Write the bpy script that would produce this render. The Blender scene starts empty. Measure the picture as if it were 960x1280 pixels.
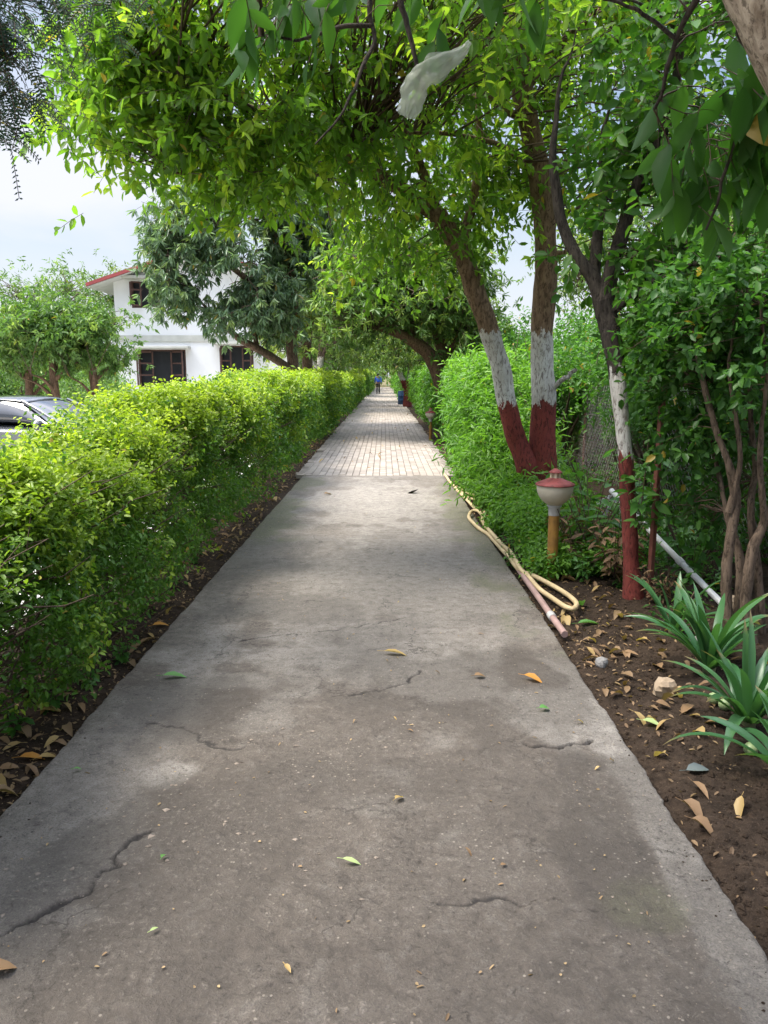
import bpy, math, random
import numpy as np
from mathutils import Vector, Matrix, Quaternion

random.seed(7)
RNG = np.random.default_rng(11)
SC = bpy.context.scene
COL = SC.collection
rad = math.radians
PITCH = rad(10.02)
CAMZ = 1.5
F = 962.0

# ------------------------------------------------------------------ survey helpers
def P(px, py, Y):
    """point at distance Y along the path that was measured at photo pixel (px,py)"""
    u = (px - 480) / F; v = (py - 640) / F
    d = np.array([u, math.cos(PITCH) - v * math.sin(PITCH), -(math.sin(PITCH) + v * math.cos(PITCH))])
    return np.array([0, 0, CAMZ]) + d * (Y / d[1])

def Gd(px, py, z=0.0):
    u = (px - 480) / F; v = (py - 640) / F
    d = np.array([u, math.cos(PITCH) - v * math.sin(PITCH), -(math.sin(PITCH) + v * math.cos(PITCH))])
    return np.array([0, 0, CAMZ]) + d * ((z - CAMZ) / d[2])

def unit(a):
    a = np.asarray(a, float)
    return a / np.maximum(np.linalg.norm(a, axis=-1, keepdims=True), 1e-9)

# ------------------------------------------------------------------ numpy noise
def _hash(*ii):
    h = np.zeros_like(ii[0], dtype=np.uint64)
    for k, i in zip((374761393, 668265263, 2147483647, 1274126177), ii):
        h = h + (i.astype(np.int64).astype(np.uint64)) * np.uint64(k)
    h = (h ^ (h >> np.uint64(13))) * np.uint64(1274126177)
    h = h ^ (h >> np.uint64(16))
    return (h & np.uint64(0xFFFFFF)).astype(float) / 0xFFFFFF

def noise2(x, y, s=0):
    with np.errstate(over='ignore'):
        xi = np.floor(x); yi = np.floor(y); fx = x - xi; fy = y - yi
        fx = fx * fx * (3 - 2 * fx); fy = fy * fy * (3 - 2 * fy)
        z = np.full_like(xi, s)
        a = _hash(xi, yi, z); b = _hash(xi + 1, yi, z); c = _hash(xi, yi + 1, z); d = _hash(xi + 1, yi + 1, z)
    return (a * (1 - fx) + b * fx) * (1 - fy) + (c * (1 - fx) + d * fx) * fy

def fbm2(x, y, o=4, s=0):
    r = 0; a = .5; t = 0
    for i in range(o):
        r = r + a * noise2(x * 2 ** i + 17.3 * i, y * 2 ** i + 9.1 * i, s + i); t += a; a *= .5
    return r / t

def noise3(p, s=0):
    with np.errstate(over='ignore'):
        q = np.floor(p); f = p - q; f = f * f * (3 - 2 * f)
        r = 0
        for dx in (0, 1):
            for dy in (0, 1):
                for dz in (0, 1):
                    h = _hash(q[..., 0] + dx, q[..., 1] + dy, q[..., 2] + dz, np.full_like(q[..., 0], s))
                    r = r + h * (f[..., 0] if dx else 1 - f[..., 0]) * (f[..., 1] if dy else 1 - f[..., 1]) * (f[..., 2] if dz else 1 - f[..., 2])
    return r

# ------------------------------------------------------------------ object helpers
def tag(o, label=None, cat=None, group=None, kind=None):
    if label: o['label'] = label
    if cat: o['category'] = cat
    if group: o['group'] = group
    if kind: o['kind'] = kind
    return o

def thing(name, label, cat, loc=(0, 0, 0), rz=0, group=None):
    o = bpy.data.objects.new(name, None); COL.objects.link(o)
    o.empty_display_size = .1
    o.location = loc; o.rotation_euler = (0, 0, rz)
    return tag(o, label, cat, group)

def build(name, parts, mats, parent=None, org=(0, 0, 0), smooth=True):
    """parts: list of (V, F, mat index, attrs).  One mesh object."""
    org = np.asarray(org, float)
    if not isinstance(mats, (list, tuple)): mats = [mats]
    nv = 0; Vs = []; loops = []; tot = []; mi = []; at = {}
    keys = set()
    for p in parts:
        if len(p) > 3 and p[3]: keys |= set(p[3].keys())
    for p in parts:
        V = np.asarray(p[0], float).reshape(-1, 3); Fc = p[1]
        m = p[2] if len(p) > 2 else 0
        a = (p[3] if len(p) > 3 else None) or {}
        Vs.append(V - org)
        if isinstance(Fc, np.ndarray):
            loops.append((Fc + nv).ravel()); tot.append(np.full(len(Fc), Fc.shape[1], int)); mi.append(np.full(len(Fc), m, int))
        else:
            for f in Fc:
                loops.append(np.asarray(f, int) + nv); tot.append(np.array([len(f)])); mi.append(np.array([m]))
        for k in keys:
            at.setdefault(k, []).append(np.asarray(a[k], float) if k in a else np.zeros(len(V)))
        nv += len(V)
    V = np.concatenate(Vs); L = np.concatenate(loops).astype(np.int32); T = np.concatenate(tot).astype(np.int32); M = np.concatenate(mi).astype(np.int32)
    me = bpy.data.meshes.new(name)
    me.vertices.add(len(V)); me.vertices.foreach_set('co', V.astype(np.float32).ravel())
    me.loops.add(len(L)); me.loops.foreach_set('vertex_index', L)
    me.polygons.add(len(T))
    st = np.zeros(len(T), np.int32); st[1:] = np.cumsum(T)[:-1]
    me.polygons.foreach_set('loop_start', st); me.polygons.foreach_set('loop_total', T)
    me.polygons.foreach_set('material_index', M)
    me.polygons.foreach_set('use_smooth', np.full(len(T), bool(smooth)))
    for k, v in at.items():
        a = me.attributes.new(k, 'FLOAT', 'POINT'); a.data.foreach_set('value', np.concatenate(v).astype(np.float32))
    me.update(calc_edges=True); me.validate()
    for m in mats: me.materials.append(m)
    o = bpy.data.objects.new(name, me); COL.objects.link(o)
    if parent is not None: o.parent = parent
    return o

def kids(o): return [c for c in bpy.data.objects if c.parent == o]
_KC = {}
def dup(root, loc, rz=0, sc=1.0, label=None, group=None):
    if root.name not in _KC: _KC[root.name] = [(c, kids(c)) for c in kids(root)]
    r = root.copy(); COL.objects.link(r); r.location = loc; r.rotation_euler = (0, 0, rz)
    r.scale = sc if isinstance(sc, (tuple, list)) else (sc, sc, sc)
    if label: r['label'] = label
    if group: r['group'] = group
    for c, g in _KC[root.name]:
        n = c.copy(); COL.objects.link(n); n.parent = r
        for d in g:
            e = d.copy(); COL.objects.link(e); e.parent = n
    return r

class MB:
    """small hard-surface collector"""
    def __init__(s): s.p = []
    def raw(s, V, Fc): s.p.append((np.asarray(V, float), Fc, 0, None)); return s
    def box(s, c, d, rz=0, bev=0.0, R=None):
        x, y, z = [q / 2 for q in d]
        if bev <= 0:
            V = np.array([[a * x, b * y, e * z] for e in (-1, 1) for b in (-1, 1) for a in (-1, 1)])
            Fc = np.array([[0, 2, 3, 1], [4, 5, 7, 6], [0, 1, 5, 4], [2, 6, 7, 3], [0, 4, 6, 2], [1, 3, 7, 5]])
        else:
            b = min(bev, x * .9, y * .9, z * .9)
            V = []; idx = {}
            for sx in (-1, 1):
                for sy in (-1, 1):
                    for sz in (-1, 1):
                        for k in range(3):
                            q = [sx * x, sy * y, sz * z]
                            for j in range(3):
                                if j != k: q[j] -= (sx, sy, sz)[j] * b
                            idx[(sx, sy, sz, k)] = len(V); V.append(q)
            Fc = []
            for k in range(3):
                o = [j for j in range(3) if j != k]
                for sg in (-1, 1):
                    ring = []
                    for a, c2 in ((-1, -1), (1, -1), (1, 1), (-1, 1)):
                        t = [0, 0, 0]; t[k] = sg; t[o[0]] = a; t[o[1]] = c2
                        ring.append(idx[tuple(t) + (k,)])
                    flip = (sg > 0) == (k != 1)
                    Fc.append(ring if flip else ring[::-1])
            for k in range(3):
                o = [j for j in range(3) if j != k]
                for a in (-1, 1):
                    for c2 in (-1, 1):
                        def t(sg):
                            q = [0, 0, 0]; q[k] = sg; q[o[0]] = a; q[o[1]] = c2; return tuple(q)
                        Fc.append([idx[t(-1) + (o[0],)], idx[t(1) + (o[0],)], idx[t(1) + (o[1],)], idx[t(-1) + (o[1],)]])
            for sx in (-1, 1):
                for sy in (-1, 1):
                    for sz in (-1, 1):
                        Fc.append([idx[(sx, sy, sz, k)] for k in range(3)])
            V = np.array(V)
        if R is not None: V = V @ np.array(R.to_3x3()).T
        if rz:
            c_, s_ = math.cos(rz), math.sin(rz)
            V = V @ np.array([[c_, s_, 0], [-s_, c_, 0], [0, 0, 1]])
        s.p.append((V + np.asarray(c, float), Fc, 0, None)); return s
    def tube(s, pts, r, sides=10, cap=True):
        V, Fq = tubes(np.asarray(pts, float)[None], np.broadcast_to(np.asarray(r, float), (1, len(pts))), sides)
        s.p.append((V, Fq, 0, None))
        if cap:
            n = len(pts)
            s.p.append((V, [list(range(sides))[::-1], list(range((n - 1) * sides, n * sides))], 0, None))
        return s
    def lathe(s, prof, seg=24, c=(0, 0, 0)):
        prof = np.asarray(prof, float); n = len(prof)
        a = np.arange(seg) * 2 * math.pi / seg
        V = np.stack([prof[:, None, 0] * np.cos(a), prof[:, None, 0] * np.sin(a), np.repeat(prof[:, 1:2], seg, 1)], -1).reshape(-1, 3)
        i = np.arange(n - 1)[:, None] * seg + np.arange(seg)[None]; j = np.arange(n - 1)[:, None] * seg + (np.arange(seg) + 1)[None] % seg
        Fq = np.stack([i, j, j + seg, i + seg], -1).reshape(-1, 4)
        s.p.append((V + np.asarray(c, float), Fq, 0, None)); return s
    def prism(s, poly, y0, y1, axis='y'):
        n = len(poly)
        def mk(t): return [[q[0], t, q[1]] if axis == 'y' else ([t, q[0], q[1]] if axis == 'x' else [q[0], q[1], t]) for q in poly]
        V = mk(y0) + mk(y1)
        Fc = [list(range(n)), list(range(n, 2 * n))[::-1]] + [[i, i + n, (i + 1) % n + n, (i + 1) % n] for i in range(n)]
        s.p.append((np.array(V, float), Fc, 0, None)); return s
    def build(s, name, mat, parent=None, org=(0, 0, 0), smooth=False):
        return build(name, s.p, mat, parent, org, smooth)

def tubes(PL, RD, sides=5):
    """PL (N,m,3) polylines, RD (N,m) radii -> verts, quads"""
    N, m, _ = PL.shape
    T = np.empty_like(PL); T[:, 1:-1] = PL[:, 2:] - PL[:, :-2]; T[:, 0] = PL[:, 1] - PL[:, 0]; T[:, -1] = PL[:, -1] - PL[:, -2]
    T = unit(T)
    mean = unit(PL[:, -1] - PL[:, 0] + 1e-6)
    ref = np.where(np.abs(mean[:, 2:3]) > .8, np.array([[1., 0, 0]]), np.array([[0, 0, 1.]]))[:, None]
    A = unit(np.cross(T, np.broadcast_to(ref, T.shape))); B = np.cross(T, A)
    a = np.arange(sides) * 2 * math.pi / sides
    V = PL[:, :, None] + RD[:, :, None, None] * (A[:, :, None] * np.cos(a)[:, None] + B[:, :, None] * np.sin(a)[:, None])
    base = (np.arange(N) * m * sides)[:, None, None]
    i = np.arange(m - 1)[None, :, None] * sides + np.arange(sides)[None, None]
    j = np.arange(m - 1)[None, :, None] * sides + ((np.arange(sides) + 1) % sides)[None, None]
    Fq = np.stack([base + i, base + j, base + j + sides, base + i + sides], -1).reshape(-1, 4)
    return V.reshape(-1, 3), Fq

def smooth_line(pts, n):
    pts = np.asarray(pts, float); k = len(pts)
    if k == 2: return pts[0] + (pts[1] - pts[0]) * np.linspace(0, 1, n)[:, None]
    ext = np.vstack([2 * pts[0] - pts[1], pts, 2 * pts[-1] - pts[-2]])
    seg = np.linalg.norm(np.diff(pts, axis=0), axis=1); cum = np.concatenate([[0], np.cumsum(seg)])
    out = []
    for s in np.linspace(0, cum[-1], n):
        i = min(np.searchsorted(cum, s, 'right') - 1, k - 2); t = (s - cum[i]) / max(seg[i], 1e-9)
        p0, p1, p2, p3 = ext[i], ext[i + 1], ext[i + 2], ext[i + 3]
        out.append(.5 * ((2 * p1) + (p2 - p0) * t + (2 * p0 - 5 * p1 + 4 * p2 - p3) * t * t + (3 * p1 - p0 - 3 * p2 + p3) * t ** 3))
    return np.array(out)

def limb(pts, r, n=24, sides=12, rough=.12, freq=9.0, seed=0, jit=0.0):
    """organic tapered limb: returns (V,F) and the centre line"""
    L = smooth_line(pts, n)
    if jit:
        L = L + (np.stack([noise2(np.arange(n) * .6, np.full(n, 3.3 + q), seed + q) for q in range(3)], -1) - .5) * jit * np.linspace(0, 1, n)[:, None]
    R = np.interp(np.linspace(0, 1, n), np.linspace(0, 1, len(r)), r)
    V, Fq = tubes(L[None], R[None], sides)
    c = np.repeat(L, sides, 0); d = V - c
    k = 1 + rough * ((noise3(V * freq * np.array([1, 1, .45]), seed) - .5) * 2 + .6 * (noise3(V * freq * 2.7 * np.array([1, 1, .4]), seed + 5) - .5) * 2)
    return (c + d * k[:, None], Fq), L, R

# ------------------------------------------------------------------ leaves
_st = np.array([0, .18, .45, .75, 1.0]); _hw = np.array([.04, .36, .5, .31, .0])
_T0 = np.concatenate([[[t, -w], [t, 0], [t, w]] for t, w in zip(_st, _hw)])
_F0 = np.array([[i * 3 + j, i * 3 + j + 1, i * 3 + j + 4, i * 3 + j + 3] for i in range(4) for j in range(2)])
_T1 = np.array([[0, 0], [.30, -.42], [.68, -.44], [1, 0], [.68, .44], [.30, .42]])
_F1 = np.array([[0, 1, 2, 3], [0, 3, 4, 5]])
_T2 = np.array([[0, 0], [.45, -.5], [1, 0], [.45, .5]])
_F2 = np.array([[0, 1, 2], [0, 2, 3]])
_TP = {0: (_T0, _F0), 1: (_T1, _F1), 2: (_T2, _F2)}

def leafmesh(pos, d, nrm, L, W, lod=1, fold=.35, curl=.25, young=None, rnd=None, mat=0):
    T, Fc = _TP[lod]; n = len(pos); k = len(T)
    L = np.broadcast_to(np.asarray(L, float), (n,)); W = np.broadcast_to(np.asarray(W, float), (n,))
    side = unit(np.cross(nrm, d)); nrm = np.cross(d, side)
    t = T[:, 0][None, :, None]; s = T[:, 1][None, :, None]
    V = pos[:, None] + d[:, None] * (L[:, None, None] * t) + side[:, None] * (W[:, None, None] * s) + nrm[:, None] * (fold * W[:, None, None] * np.abs(s) - curl * L[:, None, None] * t * t)
    Fx = (Fc[None] + (np.arange(n) * k)[:, None, None]).reshape(-1, Fc.shape[1])
    rnd = RNG.random(n) if rnd is None else rnd
    young = np.zeros(n) if young is None else young
    return (V.reshape(-1, 3), Fx, mat, {'rnd': np.repeat(rnd, k), 'young': np.repeat(young, k)})

def shoots(O, D, SL, k, spread=.75, droop=.25, rosette=False, wild=.25, upn=.6):
    S = len(O); D = unit(D)
    t = (np.arange(k) + .6) / k
    if rosette: t = .7 + .3 * t
    SLb = np.broadcast_to(np.asarray(SL, float), (S,))
    pos = O[:, None] + D[:, None] * (SLb[:, None, None] * t[None, :, None])
    pos[..., 2] -= (droop * .5 * SLb)[:, None] * t[None] ** 2
    a = unit(np.cross(D, RNG.normal(size=(S, 3)))); b = np.cross(D, a)
    phi = np.arange(k)[None] * 2.4 + RNG.random((S, 1)) * 6.28
    rd = a[:, None] * np.cos(phi)[..., None] + b[:, None] * np.sin(phi)[..., None]
    d = D[:, None] * (1 - spread) + rd * spread + RNG.normal(size=(S, k, 3)) * wild
    d[..., 2] -= droop
    d = unit(d)
    up = RNG.normal(size=(S, k, 3)) * upn + np.array([0, 0, 1.])
    nr = unit(up - d * (up * d).sum(-1, keepdims=True))
    return pos.reshape(-1, 3), d.reshape(-1, 3), nr.reshape(-1, 3)

def vol_px(px, py, Y, rx, ry, dY, w=1.0):
    c = P(px, py, Y); D = np.linalg.norm(c - np.array([0, 0, CAMZ]))
    return (c, np.array([rx / F * D, dY, ry / F * D]), w)

def sample_vols(vols, n, seed=0, clump=1.2, thr=.42, shell=.45):
    w = np.array([v[2] * np.prod(v[1]) ** .67 for v in vols]); w /= w.sum()
    out = []; tot = 0
    while tot < n:
        k = RNG.choice(len(vols), size=n * 3, p=w)
        c = np.array([v[0] for v in vols])[k]; r = np.array([v[1] for v in vols])[k]
        q = unit(RNG.normal(size=(len(k), 3))) * (RNG.random((len(k), 1)) ** shell)
        p = c + q * r
        s = noise3(p / clump, seed) * .7 + noise3(p / clump * 2.3, seed + 3) * .3
        p = p[s > thr]
        out.append(p); tot += len(p)
    return np.concatenate(out)[:n]

def twig_tubes(C, skel, r0=.012, sides=4, m=6, lift=.12, skrad=None, reach=None):
    """thin curved twigs from the nearest skeleton point to each cluster centre"""
    N = len(C); best = np.full(N, 1e9); bi = np.zeros(N, int)
    for s in range(0, len(skel), 64):
        d = np.linalg.norm(C[:, None] - skel[None, s:s + 64], axis=-1) + RNG.random((N, 1)) * .6
        j = d.argmin(1); v = d[np.arange(N), j]; u = v < best
        best[u] = v[u]; bi[u] = j[u] + s
    A = skel[bi]; dist = np.linalg.norm(C - A, axis=1)
    mid = (A + C) / 2 + RNG.normal(size=(N, 3)) * dist[:, None] * .1; mid[:, 2] += dist * lift
    t = np.linspace(0, 1, m)[None, :, None]
    PL = A[:, None] * (1 - t) ** 2 + 2 * mid[:, None] * t * (1 - t) + C[:, None] * t ** 2
    PL[:, 1:-1] += RNG.normal(size=(N, m - 2, 3)) * (dist * .025)[:, None, None]
    R = (r0 * np.clip(dist, .25, 1.6))[:, None] * np.linspace(1, .25, m)[None]
    V, Fq = tubes(PL, R, sides)
    return V, Fq, PL

def crown(vols, skel, n_cl, per, slen, k, LL, LW, lod=1, seed=0, clump=1.2, thr=.42, spread=.75, droop=.25, rosette=False,
          cl_r=.25, twig_r=.012, curl=.25, fold=.35, young_top=0.0, wild=.25, upn=.6, shell=.45, along=True, lift=.12):
    C = sample_vols(vols, n_cl, seed, clump, thr, shell)
    parts = []
    tv, tf, PL = twig_tubes(C, skel, twig_r, lift=lift)
    parts.append((tv, tf, 1, None))
    cen = np.average([v[0] for v in vols], axis=0)
    S = n_cl * per
    O = np.repeat(C, per, 0) + RNG.normal(size=(S, 3)) * cl_r
    if along:
        m = RNG.random(S) < .35
        tt = RNG.integers(2, PL.shape[1], S)
        O[m] = (PL[np.repeat(np.arange(n_cl), per), tt] + RNG.normal(size=(S, 3)) * cl_r * .4)[m]
    D = unit(np.repeat(C, per, 0) - cen) * .5 + RNG.normal(size=(S, 3)) * .6 + np.array([0, 0, .25 - droop * .6])
    SL = slen * (.6 + .8 * RNG.random(S))
    p, d, nr = shoots(O, D, SL, k, spread, droop, rosette, wild, upn)
    n = len(p); sz = (.5 + .85 * RNG.random(n))
    yg = np.repeat((RNG.random(S) < young_top).astype(float) * RNG.random(S), k)
    parts.append(leafmesh(p, d, nr, LL * sz, LW * sz, lod, fold, curl, yg))
    # shoot axes as hair-thin twigs
    if slen > .12 and lod < 2:
        E = O + unit(D) * SL[:, None]; E[:, 2] -= droop * .5 * SL
        M_ = (O + E) / 2; M_[:, 2] += droop * .1 * SL
        v, f = tubes(np.stack([O, M_, E], 1), np.full((S, 3), twig_r * .22), 3)
        parts.append((v, f, 1, None))
    return parts

# ------------------------------------------------------------------ materials
def N(nt, t, **kw):
    n = nt.nodes.new(t)
    for k, v in kw.items():
        if k in n.inputs: n.inputs[k].default_value = v
        else: setattr(n, k, v)
    return n

def newmat(name):
    m = bpy.data.materials.new(name); m.use_nodes = True
    nt = m.node_tree; nt.nodes.clear()
    out = nt.nodes.new('ShaderNodeOutputMaterial')
    return m, nt, out

def mixc(nt, f, a, b, mode='MIX'):
    n = nt.nodes.new('ShaderNodeMix'); n.data_type = 'RGBA'; n.blend_type = mode
    for s, v in ((0, f), (6, a), (7, b)):
        if hasattr(v, 'links') or isinstance(v, bpy.types.NodeSocket): nt.links.new(v, n.inputs[s])
        else: n.inputs[s].default_value = v if s == 0 else (*v, 1) if len(v) == 3 else v
    return n.outputs[2]

def ramp(nt, src, stops):
    r = nt.nodes.new('ShaderNodeValToRGB'); e = r.color_ramp.elements
    while len(e) < len(stops): e.new(.5)
    for i, (p, c) in enumerate(stops):
        e[i].position = p; e[i].color = (c, c, c, 1) if not isinstance(c, tuple) else (*c, 1)
    nt.links.new(src, r.inputs[0]); return r.outputs[0]

def mathn(nt, op, a, b=0.0):
    n = nt.nodes.new('ShaderNodeMath'); n.operation = op
    for i, v in enumerate((a, b)):
        if isinstance(v, bpy.types.NodeSocket): nt.links.new(v, n.inputs[i])
        else: n.inputs[i].default_value = v
    return n.outputs[0]

def noise(nt, scale, detail=4, vec=None, rough=.55, dist=0.0):
    n = N(nt, 'ShaderNodeTexNoise'); n.inputs['Scale'].default_value = scale; n.inputs['Detail'].default_value = detail
    n.inputs['Roughness'].default_value = rough; n.inputs['Distortion'].default_value = dist
    if vec is not None: nt.links.new(vec, n.inputs['Vector'])
    return n.outputs['Fac']

def objco(nt, scale=(1, 1, 1), world=False):
    if world: s = nt.nodes.new('ShaderNodeNewGeometry').outputs['Position']
    else: s = nt.nodes.new('ShaderNodeTexCoord').outputs['Object']
    m = nt.nodes.new('ShaderNodeMapping'); m.inputs['Scale'].default_value = scale
    nt.links.new(s, m.inputs['Vector']); return m.outputs[0]

def bump(nt, h, strength=.4, dist=.01):
    b = nt.nodes.new('ShaderNodeBump'); b.inputs['Strength'].default_value = strength; b.inputs['Distance'].default_value = dist
    nt.links.new(h, b.inputs['Height']); return b.outputs[0]

def attr(nt, name):
    a = nt.nodes.new('ShaderNodeAttribute'); a.attribute_name = name; return a.outputs['Fac']

def mat_leaf(name, dark, light, young=None, trans=.38, rough=.42, tcol=1.25, spec=.35):
    m, nt, out = newmat(name)
    c = mixc(nt, attr(nt, 'rnd'), dark, light)
    c = mixc(nt, mathn(nt, 'GREATER_THAN', attr(nt, 'rnd'), .993), c, (.30, .22, .04))
    if young: c = mixc(nt, attr(nt, 'young'), c, young)
    bs = N(nt, 'ShaderNodeBsdfPrincipled', Roughness=rough); bs.inputs['Specular IOR Level'].default_value = spec
    nt.links.new(c, bs.inputs['Base Color'])
    tr = N(nt, 'ShaderNodeBsdfTranslucent')
    tc = mixc(nt, 1.0, c, (1.25 * tcol, 1.35 * tcol, .55 * tcol), 'MULTIPLY'); nt.links.new(tc, tr.inputs['Color'])
    mx = nt.nodes.new('ShaderNodeMixShader'); mx.inputs[0].default_value = trans
    nt.links.new(bs.outputs[0], mx.inputs[1]); nt.links.new(tr.outputs[0], mx.inputs[2]); nt.links.new(mx.outputs[0], out.inputs[0])
    return m

def mat_plain(name, col, rough=.6, var=.15, scale=8, bmp=0.0, metal=0.0, spec=.4, coat=0.0, col2=None):
    m, nt, out = newmat(name)
    co = objco(nt)
    f = noise(nt, scale, 5, co)
    d = col2 or tuple(c * (1 - 2 * var) for c in col)
    c = mixc(nt, ramp(nt, f, [(.3, 0), (.7, 1)]), d, col)
    bs = N(nt, 'ShaderNodeBsdfPrincipled', Roughness=rough, Metallic=metal); bs.inputs['Specular IOR Level'].default_value = spec
    bs.inputs['Coat Weight'].default_value = coat
    nt.links.new(c, bs.inputs['Base Color'])
    if bmp: nt.links.new(bump(nt, noise(nt, scale * 5, 4, co), bmp, .01), bs.inputs['Normal'])
    nt.links.new(bs.outputs[0], out.inputs[0]); return m

def mat_bark(name, c1, c2, paint=None, scale=1.0, bs_=.8):
    """paint = (z_red_top, z_white_top): lime wash bands daubed on the trunk with ragged edges"""
    m, nt, out = newmat(name)
    co = objco(nt, (14 * scale, 14 * scale, 4 * scale), True)
    cf_ = objco(nt, (46 * scale, 46 * scale, 15 * scale), True)
    n2 = noise(nt, 1.6, 8, co, .65, .5)
    nf = noise(nt, 1.0, 7, cf_, .68, .7)
    fis = ramp(nt, nf, [(.40, 1), (.50, 0)])
    h = mathn(nt, 'ADD', mathn(nt, 'MULTIPLY', n2, .5), nf)
    c = mixc(nt, ramp(nt, n2, [(.35, 0), (.65, 1)]), c1, c2)
    c = mixc(nt, mathn(nt, 'MULTIPLY', fis, .8), c, tuple(q * .4 for q in c1))
    if paint:
        geo = nt.nodes.new('ShaderNodeNewGeometry'); sx = nt.nodes.new('ShaderNodeSeparateXYZ'); nt.links.new(geo.outputs['Position'], sx.inputs[0])
        w = noise(nt, 1.0, 6, objco(nt, (22, 22, 7), True), .65)
        z = mathn(nt, 'ADD', sx.outputs['Z'], mathn(nt, 'MULTIPLY', mathn(nt, 'SUBTRACT', w, .5), .42))
        chip = noise(nt, 3.0, 8, co, .7)
        grim = noise(nt, 2.2, 6, geo.outputs['Position'], .6)
        white = mixc(nt, ramp(nt, grim, [(.3, 0), (.65, 1)]), (.42, .39, .35), (.72, .70, .67))
        white = mixc(nt, ramp(nt, chip, [(.56, 0), (.66, .8)]), white, (.30, .25, .21))
        white = mixc(nt, mathn(nt, 'MULTIPLY', fis, .85), white, (.17, .14, .12))
        red = mixc(nt, ramp(nt, grim, [(.3, 0), (.65, 1)]), (.13, .03, .026), (.23, .052, .042))
        red = mixc(nt, ramp(nt, chip, [(.56, 0), (.68, .8)]), red, (.12, .055, .042))
        red = mixc(nt, mathn(nt, 'MULTIPLY', fis, .75), red, (.05, .016, .014))
        c = mixc(nt, mathn(nt, 'LESS_THAN', z, paint[1]), c, white)
        c = mixc(nt, mathn(nt, 'LESS_THAN', z, paint[0]), c, red)
    b = N(nt, 'ShaderNodeBsdfPrincipled', Roughness=.85); b.inputs['Specular IOR Level'].default_value = .2
    nt.links.new(c, b.inputs['Base Color']); nt.links.new(bump(nt, h, bs_, .02), b.inputs['Normal'])
    nt.links.new(b.outputs[0], out.inputs[0]); return m

M = {}
M['leafA'] = mat_leaf('canopy_leaf', (.075, .16, .024), (.155, .275, .04), (.30, .40, .05), trans=.62, tcol=1.3)
M['leafB'] = mat_leaf('round_leaf', (.045, .13, .022), (.085, .19, .032), trans=.45)
M['leafC'] = mat_leaf('shrub_leaf', (.03, .095, .02), (.065, .155, .03), trans=.42, rough=.45, spec=.3)
M['leafN'] = mat_leaf('large_leaf', (.03, .085, .02), (.055, .135, .026), trans=.5, rough=.5, spec=.2)
M['leafF'] = mat_leaf('feather_leaf', (.022, .05, .04), (.04, .078, .055), trans=.3)
M['mango'] = mat_leaf('mango_leaf', (.085, .15, .085), (.17, .26, .14), (.27, .36, .12), trans=.33, rough=.33, spec=.55)  # lightened leaf colour: distance haze mixed into it
M['leafT'] = mat_leaf('rosette_leaf', (.11, .19, .05), (.21, .31, .08), (.40, .45, .13), trans=.42)
M['leafX'] = mat_leaf('arch_leaf', (.07, .135, .038), (.135, .235, .06), (.30, .40, .10), trans=.4)
M['far'] = mat_leaf('distant_leaf', (.075, .14, .04), (.14, .225, .06), (.28, .35, .10), trans=.42)
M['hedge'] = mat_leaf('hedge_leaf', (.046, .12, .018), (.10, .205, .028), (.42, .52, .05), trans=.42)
M['fine'] = mat_leaf('fine_leaf', (.06, .16, .022), (.11, .25, .035), (.2, .36, .05), trans=.42)
M['prune'] = mat_leaf('pruned_leaf', (.065, .135, .038), (.12, .215, .055), (.22, .31, .08), trans=.4)
M['weed'] = mat_leaf('weed_leaf', (.05, .15, .03), (.09, .21, .04), trans=.42)
M['lily'] = mat_leaf('lily_leaf', (.035, .11, .04), (.07, .17, .06), (.20, .14, .06), trans=.3, rough=.35, spec=.5)
M['dry'] = mat_leaf('dry_leaf', (.09, .052, .026), (.23, .145, .075), (.36, .26, .14), trans=.2, rough=.6)
M['drygrass'] = mat_leaf('dry_grass', (.10, .11, .035), (.24, .2, .085), trans=.3)
M['barkA'] = mat_bark('brown_painted_bark', (.13, .08, .05), (.27, .18, .115), (1.22, 1.93))
M['barkA2'] = mat_bark('brown_bark', (.10, .062, .038), (.21, .135, .085))
M['barkB'] = mat_bark('dark_painted_bark', (.035, .028, .024), (.085, .068, .055), (.98, 1.52))
M['barkB2'] = mat_bark('dark_bark', (.035, .028, .024), (.085, .068, .055))
M['barkC'] = mat_bark('smooth_bark', (.085, .06, .042), (.18, .13, .095), scale=1.3, bs_=.8)
M['barkN'] = mat_bark('pale_bark', (.20, .15, .11), (.46, .38, .30), scale=1.2, bs_=.6)
M['barkM'] = mat_bark('mango_bark', (.10, .065, .045), (.19, .13, .09), (.6, 1.35) , scale=.6)
M['barkF'] = mat_bark('far_painted_bark', (.08, .06, .045), (.14, .1, .08), (1.3, 2.3), scale=.5)
M['twig'] = mat_plain('twig_wood', (.10, .065, .042), .8, .25, 12)
M['stem'] = mat_plain('hedge_wood', (.11, .075, .05), .85, .25, 20, .5)
# ------------------------------------------------------------------ camera, light, world
cam = bpy.data.cameras.new('camera'); co_ = bpy.data.objects.new('camera', cam); COL.objects.link(co_)
cam.sensor_fit = 'VERTICAL'; cam.sensor_height = 34.6; cam.lens = 34.6 * F / 1280
cam.clip_start = .05; cam.clip_end = 3000
co_.location = (0, 0, CAMZ); co_.rotation_euler = (math.pi / 2 - PITCH, 0, 0)
SC.camera = co_
sd = Vector((-.62, -.10, 1.12)).normalized()
sun = bpy.data.lights.new('sun', 'SUN'); so = bpy.data.objects.new('sun', sun); COL.objects.link(so)
sun.energy = 3.0; sun.angle = rad(24); sun.color = (1, .935, .83)
so.rotation_euler = sd.to_track_quat('Z', 'Y').to_euler(); so.location = (-6, -4, 30)
W = bpy.data.worlds.new('World'); SC.world = W; W.use_nodes = True
wn = W.node_tree; wn.nodes.clear()
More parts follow.
